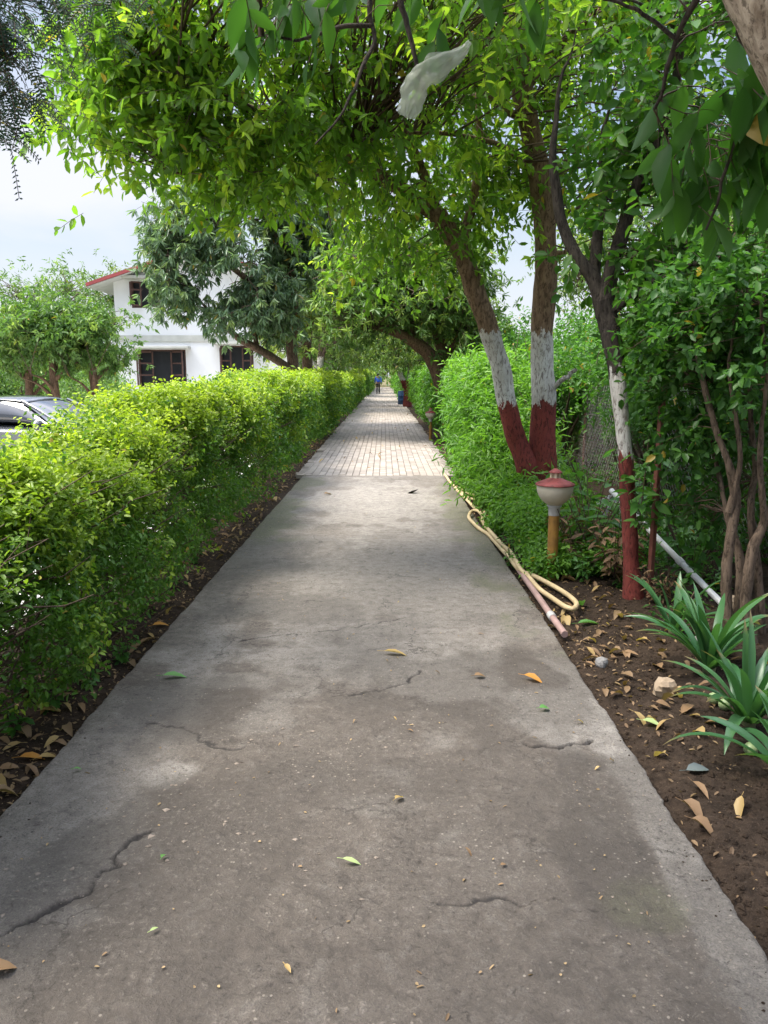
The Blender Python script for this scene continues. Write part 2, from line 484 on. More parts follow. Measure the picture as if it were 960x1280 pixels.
wo = wn.nodes.new('ShaderNodeOutputWorld'); bg = wn.nodes.new('ShaderNodeBackground')
sk = wn.nodes.new('ShaderNodeTexSky'); sk.sky_type = 'NISHITA'; sk.sun_disc = False
sk.sun_elevation = math.asin(sd.z); sk.sun_rotation = math.atan2(sd.x, sd.y); sk.dust_density = 1.5; sk.air_density = 1.2; sk.ozone_density = 1.5
tc = wn.nodes.new('ShaderNodeTexCoord'); mp = wn.nodes.new('ShaderNodeMapping'); mp.inputs['Scale'].default_value = (1, 1, 2.6); mp.inputs['Location'].default_value = (.35, .1, .2)
wn.links.new(tc.outputs['Generated'], mp.inputs['Vector'])
cf = noise(wn, 2.1, 7, mp.outputs[0], .5, .3)
cl = ramp(wn, cf, [(.40, .12), (.62, 1.0)])
sx = wn.nodes.new('ShaderNodeSeparateXYZ'); wn.links.new(tc.outputs['Generated'], sx.inputs[0])
hz = ramp(wn, sx.outputs['Z'], [(.0, .95), (.34, .0)])
cl2 = mathn(wn, 'MAXIMUM', cl, hz)
SKYC = (5.5, 5.65, 6.3)
cc = mixc(wn, cl2, sk.outputs[0], SKYC)
# overcast sky is brighter overhead; raised further, out of view, as added fill
zz = mathn(wn, 'MAXIMUM', sx.outputs['Z'], 0.0)
zb = mathn(wn, 'ADD', 1.0, mathn(wn, 'MULTIPLY', ramp(wn, zz, [(.45, 0), (.95, 1)]), 4.6))
cm = wn.nodes.new('ShaderNodeVectorMath'); cm.operation = 'SCALE'; wn.links.new(cc, cm.inputs[0]); wn.links.new(zb, cm.inputs['Scale']); cc = cm.outputs[0]
wn.links.new(cc, bg.inputs['Color']); bg.inputs['Strength'].default_value = .065
wn.links.new(bg.outputs[0], wo.inputs['Surface'])
SC.view_settings.view_transform = 'Standard'; SC.view_settings.look = 'None'; SC.view_settings.exposure = 1.42; SC.view_settings.gamma = 1
SC.render.engine = 'CYCLES'
cy = SC.cycles
cy.max_bounces = 7; cy.diffuse_bounces = 4; cy.glossy_bounces = 2; cy.transmission_bounces = 5; cy.transparent_max_bounces = 6; cy.volume_bounces = 0
cy.caustics_reflective = False; cy.caustics_refractive = False; cy.use_denoising = True
cy.sample_clamp_indirect = 6
#PART2
# ------------------------------------------------------------------ ground materials
def mat_concrete():
    m, nt, out = newmat('worn_concrete'); co = objco(nt)
    n1 = noise(nt, 1.3, 8, co, .6, .4); n2 = noise(nt, 14, 10, co, .72, .3); n3 = noise(nt, 170, 4, co, .75); n5 = noise(nt, 48, 6, co, .75, .4); n4 = noise(nt, 3.5, 6, co, .7, .6)
    c = mixc(nt, ramp(nt, n1, [(.32, 0), (.68, 1)]), (.105, .086, .069), (.172, .145, .119))
    c = mixc(nt, ramp(nt, n2, [(.36, .7), (.5, 0)]), c, (.06, .05, .041))
    c = mixc(nt, ramp(nt, n2, [(.54, 0), (.66, .45)]), c, (.27, .245, .215))
    c = mixc(nt, mathn(nt, 'MULTIPLY', ramp(nt, n4, [(.52, 0), (.62, 1)]), .55), c, (.10, .085, .07))
    c = mixc(nt, mathn(nt, 'MULTIPLY', attr(nt, 'pale'), ramp(nt, n2, [(.3, .35), (.6, 1)])), c, (.37, .34, .30))
    c = mixc(nt, mathn(nt, 'MULTIPLY', attr(nt, 'damp_shade'), ramp(nt, n2, [(.25, .8), (.65, 1)])), c, (.05, .041, .033))
    c = mixc(nt, mathn(nt, 'MULTIPLY', attr(nt, 'moss'), ramp(nt, n2, [(.35, .3), (.6, 1)])), c, (.115, .118, .06))
    c = mixc(nt, mathn(nt, 'MULTIPLY', ramp(nt, n5, [(.36, .9), (.45, 0)]), ramp(nt, n4, [(.40, .15), (.58, 1)])), c, (.035, .028, .023))
    c = mixc(nt, mathn(nt, 'MULTIPLY', ramp(nt, n5, [(.55, 0), (.63, .5)]), ramp(nt, n1, [(.4, .1), (.6, 1)])), c, (.26, .225, .19))
    c = mixc(nt, ramp(nt, n3, [(.40, .65), (.5, 0)]), c, (.07, .06, .052))
    c = mixc(nt, ramp(nt, n3, [(.6, 0), (.72, .3)]), c, (.36, .34, .31))
    v = N(nt, 'ShaderNodeTexVoronoi'); v.inputs['Scale'].default_value = 34; nt.links.new(co, v.inputs['Vector'])
    sp = mathn(nt, 'MULTIPLY', ramp(nt, v.outputs['Distance'], [(.10, 1), (.16, 0)]), ramp(nt, noise(nt, 2.5, 3, co), [(.45, 0), (.6, 1)]))
    c = mixc(nt, mathn(nt, 'MULTIPLY', sp, .6), c, mixc(nt, N(nt, 'ShaderNodeSeparateColor').outputs[0], (.2, .13, .09), (.4, .36, .3)))
    vc = N(nt, 'ShaderNodeTexVoronoi'); vc.feature = 'DISTANCE_TO_EDGE'; vc.inputs['Scale'].default_value = 1.15
    wn_ = N(nt, 'ShaderNodeTexNoise'); wn_.inputs['Scale'].default_value = 5; wn_.inputs['Detail'].default_value = 8; wn_.inputs['Roughness'].default_value = .65; nt.links.new(co, wn_.inputs['Vector'])
    wv = nt.nodes.new('ShaderNodeVectorMath'); wv.operation = 'MULTIPLY_ADD'; nt.links.new(wn_.outputs['Color'], wv.inputs[0]); wv.inputs[1].default_value = (.3, .3, .3); nt.links.new(co, wv.inputs[2]); nt.links.new(wv.outputs[0], vc.inputs['Vector'])
    hair = mathn(nt, 'MULTIPLY', ramp(nt, vc.outputs['Distance'], [(.0, 1), (.007, 0)]), ramp(nt, noise(nt, 1.9, 3, co), [(.50, 0), (.58, .85)]))
    c = mixc(nt, hair, c, (.04, .033, .027))
    c = mixc(nt, attr(nt, 'crack'), c, (.035, .03, .026))
    b = N(nt, 'ShaderNodeBsdfPrincipled', Roughness=.82); b.inputs['Specular IOR Level'].default_value = .35
    nt.links.new(mathn(nt, 'SUBTRACT', .9, mathn(nt, 'MULTIPLY', attr(nt, 'damp_shade'), .25)), b.inputs['Roughness'])
    nt.links.new(c, b.inputs['Base Color'])
    h = mathn(nt, 'ADD', mathn(nt, 'MULTIPLY', n2, .7), mathn(nt, 'ADD', mathn(nt, 'MULTIPLY', n3, .18), mathn(nt, 'MULTIPLY', n5, .5)))
    nt.links.new(bump(nt, h, 1.0, .022), b.inputs['Normal']); nt.links.new(b.outputs[0], out.inputs[0]); return m

def mat_soil(name='dark_soil', a=(.042, .028, .019), b_=(.095, .066, .045)):
    m, nt, out = newmat(name); co = objco(nt)
    n1 = noise(nt, 2.2, 6, co, .6); n2 = noise(nt, 26, 8, co, .7); n3 = noise(nt, 120, 3, co, .7)
    c = mixc(nt, ramp(nt, n1, [(.3, 0), (.7, 1)]), a, b_)
    c = mixc(nt, ramp(nt, n2, [(.4, .7), (.6, 0)]), c, tuple(q * .55 for q in a))
    c = mixc(nt, ramp(nt, n3, [(.6, 0), (.75, .5)]), c, (.2, .15, .11))
    b = N(nt, 'ShaderNodeBsdfPrincipled', Roughness=.95); b.inputs['Specular IOR Level'].default_value = .15
    nt.links.new(c, b.inputs['Base Color'])
    nt.links.new(bump(nt, mathn(nt, 'ADD', n2, mathn(nt, 'MULTIPLY', n3, .4)), .9, .03), b.inputs['Normal'])
    nt.links.new(b.outputs[0], out.inputs[0]); return m

def mat_paver():
    m, nt, out = newmat('cement_paver'); co = objco(nt)
    n1 = noise(nt, .9, 5, co); n2 = noise(nt, 22, 6, co, .7)
    c = mixc(nt, attr(nt, 'rnd'), (.21, .182, .155), (.33, .292, .252))
    c = mixc(nt, ramp(nt, n1, [(.4, .35), (.6, 0)]), c, (.28, .24, .2))
    c = mixc(nt, ramp(nt, n2, [(.35, .5), (.5, 0)]), c, (.24, .2, .165))
    b = N(nt, 'ShaderNodeBsdfPrincipled', Roughness=.85); b.inputs['Specular IOR Level'].default_value = .3
    nt.links.new(c, b.inputs['Base Color']); nt.links.new(bump(nt, n2, .4, .01), b.inputs['Normal']); nt.links.new(b.outputs[0], out.inputs[0]); return m

M['concrete'] = mat_concrete(); M['soil'] = mat_soil(a=(.03, .02, .0135), b_=(.07, .048, .033)); M['paver'] = mat_paver()
M['joint'] = mat_soil('joint_sand', (.075, .055, .04), (.14, .105, .078))
M['yard'] = mat_plain('yard_concrete', (.50, .48, .45), .9, .12, .6, .2)
M['field'] = mat_soil('dry_field', (.11, .10, .045), (.20, .17, .09))
M['bank'] = mat_soil('bank_earth', (.055, .05, .024), (.13, .10, .06))

# ------------------------------------------------------------------ setting
def grid(xs, ys, zf):
    X, Y = np.meshgrid(xs, ys); Z = zf(X, Y); nx, ny = len(xs), len(ys)
    i = (np.arange(ny - 1)[:, None] * nx + np.arange(nx - 1)[None])
    Fq = np.stack([i, i + 1, i + nx + 1, i + nx], -1).reshape(-1, 4)
    return np.stack([X, Y, Z], -1).reshape(-1, 3), Fq, X.ravel(), Y.ravel()

def blob(X, Y, px, py, rx, ry, edge=.35):
    c = Gd(px, py); a = Gd(px + rx, py); b = Gd(px, py - ry)
    wx = abs(a[0] - c[0]); wy = abs(b[1] - c[1])
    d = np.sqrt(((X - c[0]) / wx) ** 2 + ((Y - c[1]) / wy) ** 2) + (fbm2(X * 4, Y * 3, 6, 3) - .5) * 2.0
    return np.clip((1.15 - d) / (edge * .45), 0, 1)

CR = [([(0, 1168), (30, 1150), (62, 1135), (88, 1124), (110, 1112), (128, 1095), (142, 1076), (160, 1056), (172, 1046), (190, 1036)], .016, .016),
      ([(655, 930), (676, 934), (700, 937), (722, 931), (745, 928)], .014, .018), ([(540, 1130), (570, 1133), (600, 1128), (640, 1124), (660, 1130), (690, 1127), (750, 1136), (780, 1138)], .0075, .008),
      ([(415, 872), (450, 868), (480, 862), (500, 857), (518, 845), (522, 838)], .011, .01),
      ([(300, 800), (340, 794), (400, 790), (440, 784), (520, 772)], .008, .006),
      ([(240, 700), (300, 694), (370, 700)], .006, .005),
      ([(180, 905), (230, 912), (260, 930), (300, 935)], .006, .006)]
def path_z(X, Y):
    near = np.clip((5.5 - Y) / 3, .25, 1)
    z = (fbm2(X * 1.1, Y * .9, 3, 1) - .5) * .022 + (fbm2(X * 7, Y * 6, 4, 2) - .5) * .014 * near
    rough = np.clip(fbm2(X * 1.6 + 3, Y * 1.3, 3, 9) * 3 - 1.1, 0, 1)
    z = z + (fbm2(X * 26, Y * 24, 3, 4) - .5) * .010 * rough * near
    sw = np.clip(1 - np.abs(X + .35) / .8, 0, 1) * np.clip((3.4 - Y) / 1.2, 0, 1)
    z = z + (fbm2((X * .8 + Y) * 14, (X - Y) * 3.5, 3, 6) - .5) * .012 * sw
    return z
ys = np.concatenate([np.linspace(-5, .85, 40), np.exp(np.linspace(math.log(.9), math.log(11.66), 1250))])
xs = np.linspace(0, 1, 300)
XS, YS = np.meshgrid(xs, ys)
XL = -1.352 + .0095 * YS + (fbm2(YS * 5, YS * 0, 4, 21) - .5) * .022 + (fbm2(YS * 40, YS * 0 + 2, 3, 23) - .5) * .012
XR = 1.005 + (fbm2(YS * 5.3, YS * 0 + 4, 4, 22) - .5) * .022 + (fbm2(YS * 40, YS * 0 + 6, 3, 24) - .5) * .012 - .03 * np.clip((YS - 5) / 6, 0, 1)
X = XL + (XR - XL) * XS; Y = YS
Z = path_z(X, Y)
crk = np.zeros_like(X)
for pts, wd, dp in CR:
    L = smooth_line([Gd(*p) for p in pts], 60)[:, :2]
    m = (X > L[:, 0].min() - .1) & (X < L[:, 0].max() + .1) & (Y > L[:, 1].min() - .1) & (Y < L[:, 1].max() + .1)
    q = np.stack([X[m], Y[m]], -1); q = q + np.stack([fbm2(q[:, 0] * 18, q[:, 1] * 18, 5, 31) - .5, fbm2(q[:, 0] * 18, q[:, 1] * 18, 5, 32) - .5], -1) * .075
    d = np.linalg.norm(q[:, None] - L[None], axis=-1).min(1)
    wv = wd * (.22 + .75 * noise2(q[:, 0] * 9, q[:, 1] * 9, 8))
    k = np.clip(1.6 - d / wv, 0, 1)
    Z[m] -= k * dp; crk[m] = np.maximum(crk[m], np.clip(k * 1.6, 0, 1))
# round the slab edges down
e = np.minimum(XS, 1 - XS) * (XR - XL); Z = Z - np.clip(.012 - e, 0, .012) ** 2 * 60
XX, YY = X.ravel(), Y.ravel()
pale = np.zeros_like(XX); damp_shade = np.zeros_like(XX); moss = np.zeros_like(XX)
for px, py, rx, ry, s in [(470, 625, 105, 26, .8), (470, 715, 150, 70, .5), (420, 822, 190, 24, .6), (690, 885, 80, 34, .75), (560, 860, 90, 18, .5), (300, 850, 60, 14, .5),
                          (205, 965, 45, 22, .7), (150, 1068, 26, 14, .6), (220, 615, 40, 6, .6), (330, 905, 50, 16, .4), (95, 1145, 40, 14, .45), (600, 740, 90, 26, .45), (480, 1010, 60, 15, .3)]:
    pale = np.maximum(pale, s * blob(XX, YY, px, py, rx, ry, .8))
nz = (fbm2(XX * 3, YY * 3, 4, 41) - .5)
pale = np.maximum(pale, .75 * np.clip((XX - (.83 + nz * .25)) / .04, 0, 1) * np.clip((4.25 - YY + nz) / .3, 0, 1))
pale = np.maximum(pale, .35 * np.clip((-.82 + nz * .3 - XX) / .1, 0, 1) * np.clip((3.7 - YY + nz) / .3, 0, 1))
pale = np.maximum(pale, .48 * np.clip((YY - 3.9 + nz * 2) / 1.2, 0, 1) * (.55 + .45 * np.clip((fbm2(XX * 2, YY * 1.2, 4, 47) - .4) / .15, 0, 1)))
for px, py, rx, ry, s in [(420, 975, 200, 40, .6), (250, 1010, 110, 50, .7), (810, 1130, 85, 60, .6), (60, 1200, 120, 50, .7), (230, 880, 110, 26, .5), (800, 1010, 60, 40, .45), (560, 1100, 200, 60, .3), (620, 950, 120, 20, .35),
                          (640, 690, 40, 40, .5), (330, 690, 70, 30, .45), (380, 760, 110, 16, .45), (700, 850, 60, 10, .3)]:
    damp_shade = np.maximum(damp_shade, s * blob(XX, YY, px, py, rx, ry, .9))
damp_shade = np.maximum(damp_shade, .38 * np.clip((4.6 - YY + nz * 3) / .8, 0, 1) * np.clip((.80 - XX + nz * .3) / .06, 0, 1) * np.clip((XX + .80 + nz * .4) / .15, .35, 1))  # near stretch darkened: overhead canopy shade painted in along with wet stains
damp_shade = np.maximum(damp_shade, .75 * blob(XX, YY, 800, 1090, 95, 130, .8) * np.clip((.84 - XX + nz * .25) / .04, 0, 1))
damp_shade = np.maximum(damp_shade, .62 * np.clip((fbm2(XX * 1.4 + 7, YY * 1.1, 5, 44) - .46) / .1, 0, 1) * np.clip((5.2 - YY) / 1.2, .25, 1))
damp_shade = np.maximum(damp_shade, .45 * np.clip((np.abs(XX + .15) - .93 + nz * .5) / .12, 0, 1) * np.clip((YY - 5.0) / 2, 0, 1))
for px, py, rx, ry, s in [(605, 660, 42, 46, .8), (345, 645, 36, 20, .9), (375, 605, 30, 10, .8), (575, 625, 22, 30, .6), (820, 1140, 60, 45, .35)]:
    moss = np.maximum(moss, s * blob(XX, YY, px, py, rx, ry, .8))
V = np.stack([XX, YY, Z.ravel()], -1); ny, nx = X.shape
ii = (np.arange(ny - 1)[:, None] * nx + np.arange(nx - 1)[None]); Fq = np.stack([ii, ii + 1, ii + nx + 1, ii + nx], -1).reshape(-1, 4)
parts = [(V, Fq, 0, {'pale': pale, 'damp_shade': damp_shade, 'moss': moss, 'crack': crk.ravel()})]
for col in (0, nx - 1):
    top = V.reshape(ny, nx, 3)[:, col]; bot = top.copy(); bot[:, 2] = -.14; bot[:, 0] += (-.01 if col == 0 else .01)
    vv = np.concatenate([top, bot]); i = np.arange(ny - 1); parts.append((vv, np.stack([i, i + 1, i + ny + 1, i + ny], -1), 0, None))
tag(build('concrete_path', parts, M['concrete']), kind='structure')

# pavers: every block its own prism inside one sheet
c0, pw, pl, g = -1.215, .1043, .21, .006
bx = []; rn = []
ncol = 21
for c in range(ncol):
    y = 11.675 + (pl / 2 if c % 2 else 0)
    if c % 2: bx.append((c0 + (c + .5) * pw, 11.675 + pl / 4 - g / 2, pw - g, pl / 2 - g))
    n = int((104 - y) / pl)
    for k in range(n): bx.append((c0 + (c + .5) * pw, y + (k + .5) * pl, pw - g, pl - g))
for s, x in ((1, c0 + ncol * pw), (-1, c0)):
    for k in range(int(92 / pl)):
        wd = .12 + .05 * random.random()
        if random.random() < .94: bx.append((x + s * (wd / 2 + .002), 11.68 + k * pl + pl * .25, wd, pl * .5 - g))
        wd = .012 + .03 * random.random(); bx.append((x + s * (wd / 2 + .002), 11.68 + k * pl + pl * .75, wd, pl * .5 - g))
bx = np.array(bx); n = len(bx)
zt = (noise2(bx[:, 0] * .6, bx[:, 1] * .5, 5) - .5) * .02 + RNG.normal(size=n) * .0016 + .004
cx = np.array([-1, 1, 1, -1]); cyv = np.array([-1, -1, 1, 1])
b = .006
ring = []
for ins, z in ((0, zt - .06), (0, zt - b), (b, zt)):
    ring.append(np.stack([bx[:, 0:1] + cx * (bx[:, 2:3] / 2 - ins), bx[:, 1:2] + cyv * (bx[:, 3:4] / 2 - ins), np.repeat(z[:, None], 4, 1)], -1))
Vp = np.concatenate(ring, 1)
tilt = RNG.normal(size=(n, 2)) * .012
Vp[..., 2] += (Vp[..., 0] - bx[:, 0:1]) * tilt[:, 0:1] + (Vp[..., 1] - bx[:, 1:2]) * tilt[:, 1:2]
fc = [[0, 1, 5, 4], [1, 2, 6, 5], [2, 3, 7, 6], [3, 0, 4, 7], [4, 5, 9, 8], [5, 6, 10, 9], [6, 7, 11, 10], [7, 4, 8, 11], [8, 9, 10, 11]]
Fp = (np.array(fc)[None] + (np.arange(n) * 12)[:, None, None]).reshape(-1, 4)
tag(build('paver_path', [(Vp.reshape(-1, 3), Fp, 0, {'rnd': np.repeat(RNG.random(n), 12)})], M['paver'], smooth=False), kind='structure')
Vj, Fj, _, _ = grid(np.linspace(-1.24, 1.0, 12), np.linspace(11.66, 104, 500), lambda x, y: (noise2(x * .6, y * .5, 5) - .5) * .02 - .008)
tag(build('joint_sand', [(Vj, Fj)], M['joint']), kind='structure')

# soil beds either side of the path
def soil_z(x, y):
    a = -.035 + (fbm2(x * 2.2, y * 2.2, 4, 51) - .5) * .07 + (fbm2(x * 14, y * 14, 3, 52) - .5) * .03 * np.clip((9 - y) / 4, 0, 1)
    right = np.clip((x - 1.1) / 1.6, 0, 1) * .07 + np.clip((x - 2.6) / .8, 0, 1) * .12
    left = -np.clip((-2.25 - x) / .35, 0, 1) * .33
    edge = -.03 * np.exp(-((np.minimum(np.abs(x - 1.03), np.abs(x + 1.32))) / .06) ** 2)
    return a + np.where(x > 0, right, left) + edge
ysn = np.concatenate([np.linspace(-5, .9, 20), np.exp(np.linspace(math.log(1), math.log(14), 330)), np.linspace(14.3, 105, 200)])
for nm, x0, x1, k in (('soil_bed', .96, 3.5, 150), ('soil_strip', -2.62, -1.2, 80)):
    Vs_, Fs_, _, _ = grid(np.linspace(x0, x1, k), ysn, soil_z)
    tag(build(nm, [(Vs_, Fs_)], M['soil']), kind='structure')
Vy, Fy, _, _ = grid(np.linspace(-46, -2.5, 60), np.linspace(-8, 60, 60), lambda x, y: -.36 + (fbm2(x * .3, y * .3, 3, 61) - .5) * .04)
tag(build('courtyard', [(Vy, Fy)], M['yard']), kind='structure')
Vg, Fg, _, _ = grid(np.concatenate([-np.geomspace(1500, 20, 20), np.linspace(-15, 15, 12), np.geomspace(20, 1500, 20)]), np.concatenate([[-600, -200, -60, -20], np.linspace(-10, 120, 30), np.geomspace(140, 2000, 20)]),
                    lambda x, y: np.full_like(x, -.46))
tag(build('ground', [(Vg, Fg)], M['field']), kind='structure')
def bank_z(x, y):
    return .10 + np.clip((x - 3.4) / 6.5, 0, 1) ** 1.1 * 1.7 + (fbm2(x * .7, y * .7, 4, 71) - .5) * .35 * np.clip((x - 3.4) / 1.5, 0, 1)
Vb, Fb, _, _ = grid(np.linspace(3.4, 24, 70), np.linspace(-5, 110, 180), bank_z)
tag(build('bank', [(Vb, Fb)], M['bank']), kind='structure')

# ------------------------------------------------------------------ the trees in front
def tree(name, label, limbs, trunk_mat, crown_parts, leaf_mat, cat='tree', group=None, base=None, branches=(), bmat=None):
    """limbs: meshes of the trunk; branches: (V,F) meshes that become children named branch"""
    t = thing(name, label, cat, base, 0, group)
    build('trunk', [(v, f) for v, f in limbs], trunk_mat, t, base)
    for v, f in branches: build('branch', [(v, f)], bmat or trunk_mat, t, base)
    if crown_parts: build('crown', crown_parts, [leaf_mat, M['twig']], t, base)
    return t

# A: the twin-stemmed painted tree that arches over the path
def lp(*a): return [P(*q) for q in a]
bA = np.array([P(672, 640, 8.0)[0], 8.0, -.05])
t1, s1, r1 = limb([bA] + lp((677, 590, 8), (679, 540, 8), (679, 500, 8), (678, 405, 8), (682, 330, 7.95), (676, 230, 7.9), (660, 150, 7.8), (648, 70, 7.7), (652, -50, 7.6)), [.20, .15, .118, .112, .115, .11, .10, .09, .07], 60, 22, .14, 7, 3)
t2, s2, r2 = limb([bA + [-.06, .02, .02]] + lp((660, 590, 7.95), (648, 555, 7.95), (637, 515, 7.9), (620, 440, 7.85), (600, 380, 7.8), (575, 312, 7.7), (546, 268, 7.6)), [.17, .13, .10, .098, .10, .10, .095, .09], 50, 20, .14, 7, 13)
LA = [([(546, 268, 7.6), (490, 230, 7.3), (430, 196, 7.0), (380, 166, 6.7), (320, 138, 6.4), (250, 112, 6.0), (170, 88, 5.7)], [.08, .065, .055, .045, .033, .02, .01]),
      ([(546, 268, 7.6), (528, 215, 7.5), (505, 165, 7.3), (470, 110, 7.1), (420, 50, 6.9), (380, -20, 6.8)], [.055, .045, .04, .03, .02, .012]),
      ([(575, 312, 7.7), (592, 250, 7.7), (600, 180, 7.6), (596, 100, 7.5), (610, 20, 7.4)], [.06, .04, .03, .022, .014]),
      ([(430, 196, 7.0), (400, 215, 6.9), (350, 230, 6.7), (290, 225, 6.4), (220, 215, 6.1)], [.03, .025, .02, .014, .008]),
      ([(660, 150, 7.8), (625, 135, 7.6), (590, 105, 7.4), (540, 100, 7.2)], [.045, .03, .022, .012]),
      ([(650, 110, 7.75), (625, 70, 7.6), (600, 25, 7.5), (560, -30, 7.3)], [.07, .05, .04, .02]),
      ([(655, 115, 7.75), (690, 65, 7.7), (735, 25, 7.6), (790, -20, 7.5)], [.05, .035, .025, .015]),
      ([(676, 230, 7.9), (640, 190, 7.6), (600, 175, 7.3), (520, 165, 6.9), (440, 178, 6.5)], [.03, .024, .02, .014, .008]),
      ([(682, 320, 7.95), (700, 318, 7.9), (712, 312, 7.85)], [.045, .04, .012]),
      ([(684, 492, 8.0), (700, 478, 7.9), (720, 462, 7.8)], [.028, .026, .02])]
bl = []; skel = [s1[26:], s2[34:]]
for k, (pp, rr) in enumerate(LA):
    m_, L_, _ = limb([P(*q) for q in pp], rr, 30, 9, .12, 9, 20 + k, .04); bl.append(m_)
    if k < 8: skel.append(L_[4:])
volA = [vol_px(*v) for v in [(240, 130, 5.9, 150, 95, .8, 1.5), (180, 130, 5.7, 80, 90, .6, 1.3), (420, 180, 6.7, 130, 100, 1.0, 1.3), (320, 190, 6.3, 120, 80, .8, 1.4), (560, 180, 7.9, 110, 130, 1.0), (690, 130, 8.8, 130, 140, 1.1, .7),
        (480, 70, 6.8, 220, 85, 1.3, .6), (610, 245, 8.2, 70, 50, .6, .8), (490, 305, 7.8, 85, 40, .8, 1.0), (790, 130, 7.4, 110, 140, 1.2, .22), (600, 40, 7.4, 240, 80, 1.6, .6), (300, 40, 6.2, 180, 60, 1.0), (470, -30, 5.5, 300, 90, 1.8, .6), (720, -60, 7, 260, 120, 2.0, .5)]]
skel = np.concatenate(skel)
cp = crown(volA, skel, 1500, 3, .22, 8, .092, .040, 1, 5, .5, .47, .7, .3, False, .16, .0075, young_top=.35)
tree('painted_twin_tree', 'twin trunked tree painted red and white at the base and arching over the path', [t1, t2], M['barkA'], cp, M['leafA'], base=bA, branches=bl)

# B: slim painted tree by the bed
bB = np.array([*Gd(793, 745)[:2], -.05])
t1, s1, _ = limb([bB] + lp((791, 735, 5.15), (786, 650, 5.16), (782, 575, 5.18), (775, 500, 5.2), (768, 440, 5.25), (759, 400, 5.3), (752, 375, 5.3)), [.075, .052, .049, .049, .05, .056, .066, .07], 50, 16, .13, 10, 33)
LB = [([(757, 395, 5.3), (742, 350, 5.35), (724, 325, 5.35), (706, 288, 5.4), (695, 235, 5.4), (692, 180, 5.4), (700, 110, 5.4), (720, 40, 5.4)], [.06, .05, .04, .034, .026, .018, .011, .004]),
      ([(754, 385, 5.3), (768, 325, 5.3), (788, 255, 5.3), (812, 200, 5.25), (835, 150, 5.2), (850, 80, 5.15), (860, 0, 5.1)], [.065, .05, .045, .04, .032, .024, .015]),
      ([(742, 355, 5.35), (748, 290, 5.4), (756, 240, 5.5), (752, 180, 5.6), (765, 110, 5.6)], [.045, .035, .026, .016, .004]),
      ([(757, 395, 5.3), (790, 370, 5.2), (840, 340, 5.0), (900, 320, 4.9)], [.04, .025, .018, .01]),
      ([(835, 150, 5.2), (830, 100, 5.1), (845, 55, 5.0), (830, 20, 4.9), (770, 0, 4.8)], [.02, .016, .012, .009, .006])]
bl = []; skel = [s1[40:]]
for k, (pp, rr) in enumerate(LB):
    m_, L_, _ = limb([P(*q) for q in pp], rr, 26, 9, .14, 12, 40 + k, .04); bl.append(m_); skel.append(L_[3:])
volB = [vol_px(*v) for v in [(835, 260, 5.5, 95, 90, .6), (850, 150, 5.3, 120, 110, .7, .8), (900, 300, 5.1, 90, 60, .6), (750, 330, 5.7, 70, 50, .3, .4), (860, 380, 5.2, 100, 60, .6, 1.0), (740, 420, 5.2, 60, 25, .3, .6), (900, 30, 5.2, 90, 70, .7, .6)]]
cp = crown(volB, np.concatenate(skel), 240, 3, .17, 7, .088, .046, 1, 15, .4, .43, .65, .3, False, .11, .009)
tree('slim_painted_tree', 'slim dark tree with red and white painted trunk standing in the soil bed', [t1], M['barkB'], cp, M['leafB'], base=bB, branches=bl)

# C: many-stemmed bush tree at the edge of the bed
bC = np.array([2.05, 4.22, 0.0])
ST = [([(915, 800, 4.25), (908, 740, 4.25), (912, 680, 4.25), (920, 620, 4.25), (905, 565, 4.25), (890, 520, 4.3), (875, 460, 4.35), (862, 390, 4.4)], [.042, .03, .028, .03, .018, .016, .013, .007]),
      ([(938, 806, 4.2), (932, 750, 4.2), (940, 690, 4.2), (955, 655, 4.2), (975, 600, 4.2), (990, 500, 4.2)], [.042, .033, .03, .024, .018, .01]),
      ([(950, 800, 4.35), (948, 720, 4.35), (938, 640, 4.35), (944, 590, 4.4), (938, 520, 4.4), (935, 430, 4.4), (930, 370, 4.4)], [.034, .026, .024, .019, .013, .01, .006]),
      ([(912, 640, 4.25), (925, 575, 4.2), (920, 520, 4.2), (912, 460, 4.2), (918, 400, 4.2)], [.024, .014, .012, .009, .006]),
      ([(920, 790, 4.3), (925, 700, 4.35), (905, 630, 4.4), (893, 560, 4.5), (880, 480, 4.6)], [.03, .024, .016, .012, .007]),
      ([(955, 655, 4.2), (950, 560, 4.15), (958, 470, 4.1), (950, 380, 4.1)], [.02, .014, .01, .006])]
bl = []; skel = []
for k, (pp, rr) in enumerate(ST):
    pts = [P(*q) for q in pp]
    m_, L_, _ = limb(pts, rr, 30, 10, .2, 14, 60 + k, .02); bl.append(m_); skel.append(L_[14:])
volC = [vol_px(*v) for v in [(880, 420, 4.5, 100, 75, .5), (945, 520, 4.6, 70, 90, .5, .6), (870, 530, 4.7, 65, 60, .35, .7), (875, 650, 5.0, 45, 50, .3, .5), (960, 400, 4.2, 60, 110, .5, .7), (880, 350, 4.5, 90, 50, .5, .6), (830, 480, 4.9, 45, 70, .3, .5), (855, 590, 5.0, 30, 70, .25, .5)]]
cp = crown(volC, np.concatenate(skel), 370, 3, .12, 7, .056, .033, 1, 25, .3, .40, .6, .2, False, .085, .007)
tree('shrub_tree', 'dark leafy shrub tree with several twisted brown stems behind the strap leaved plants', bl[:3], M['barkC'], cp, M['leafC'], base=bC, branches=bl[3:])

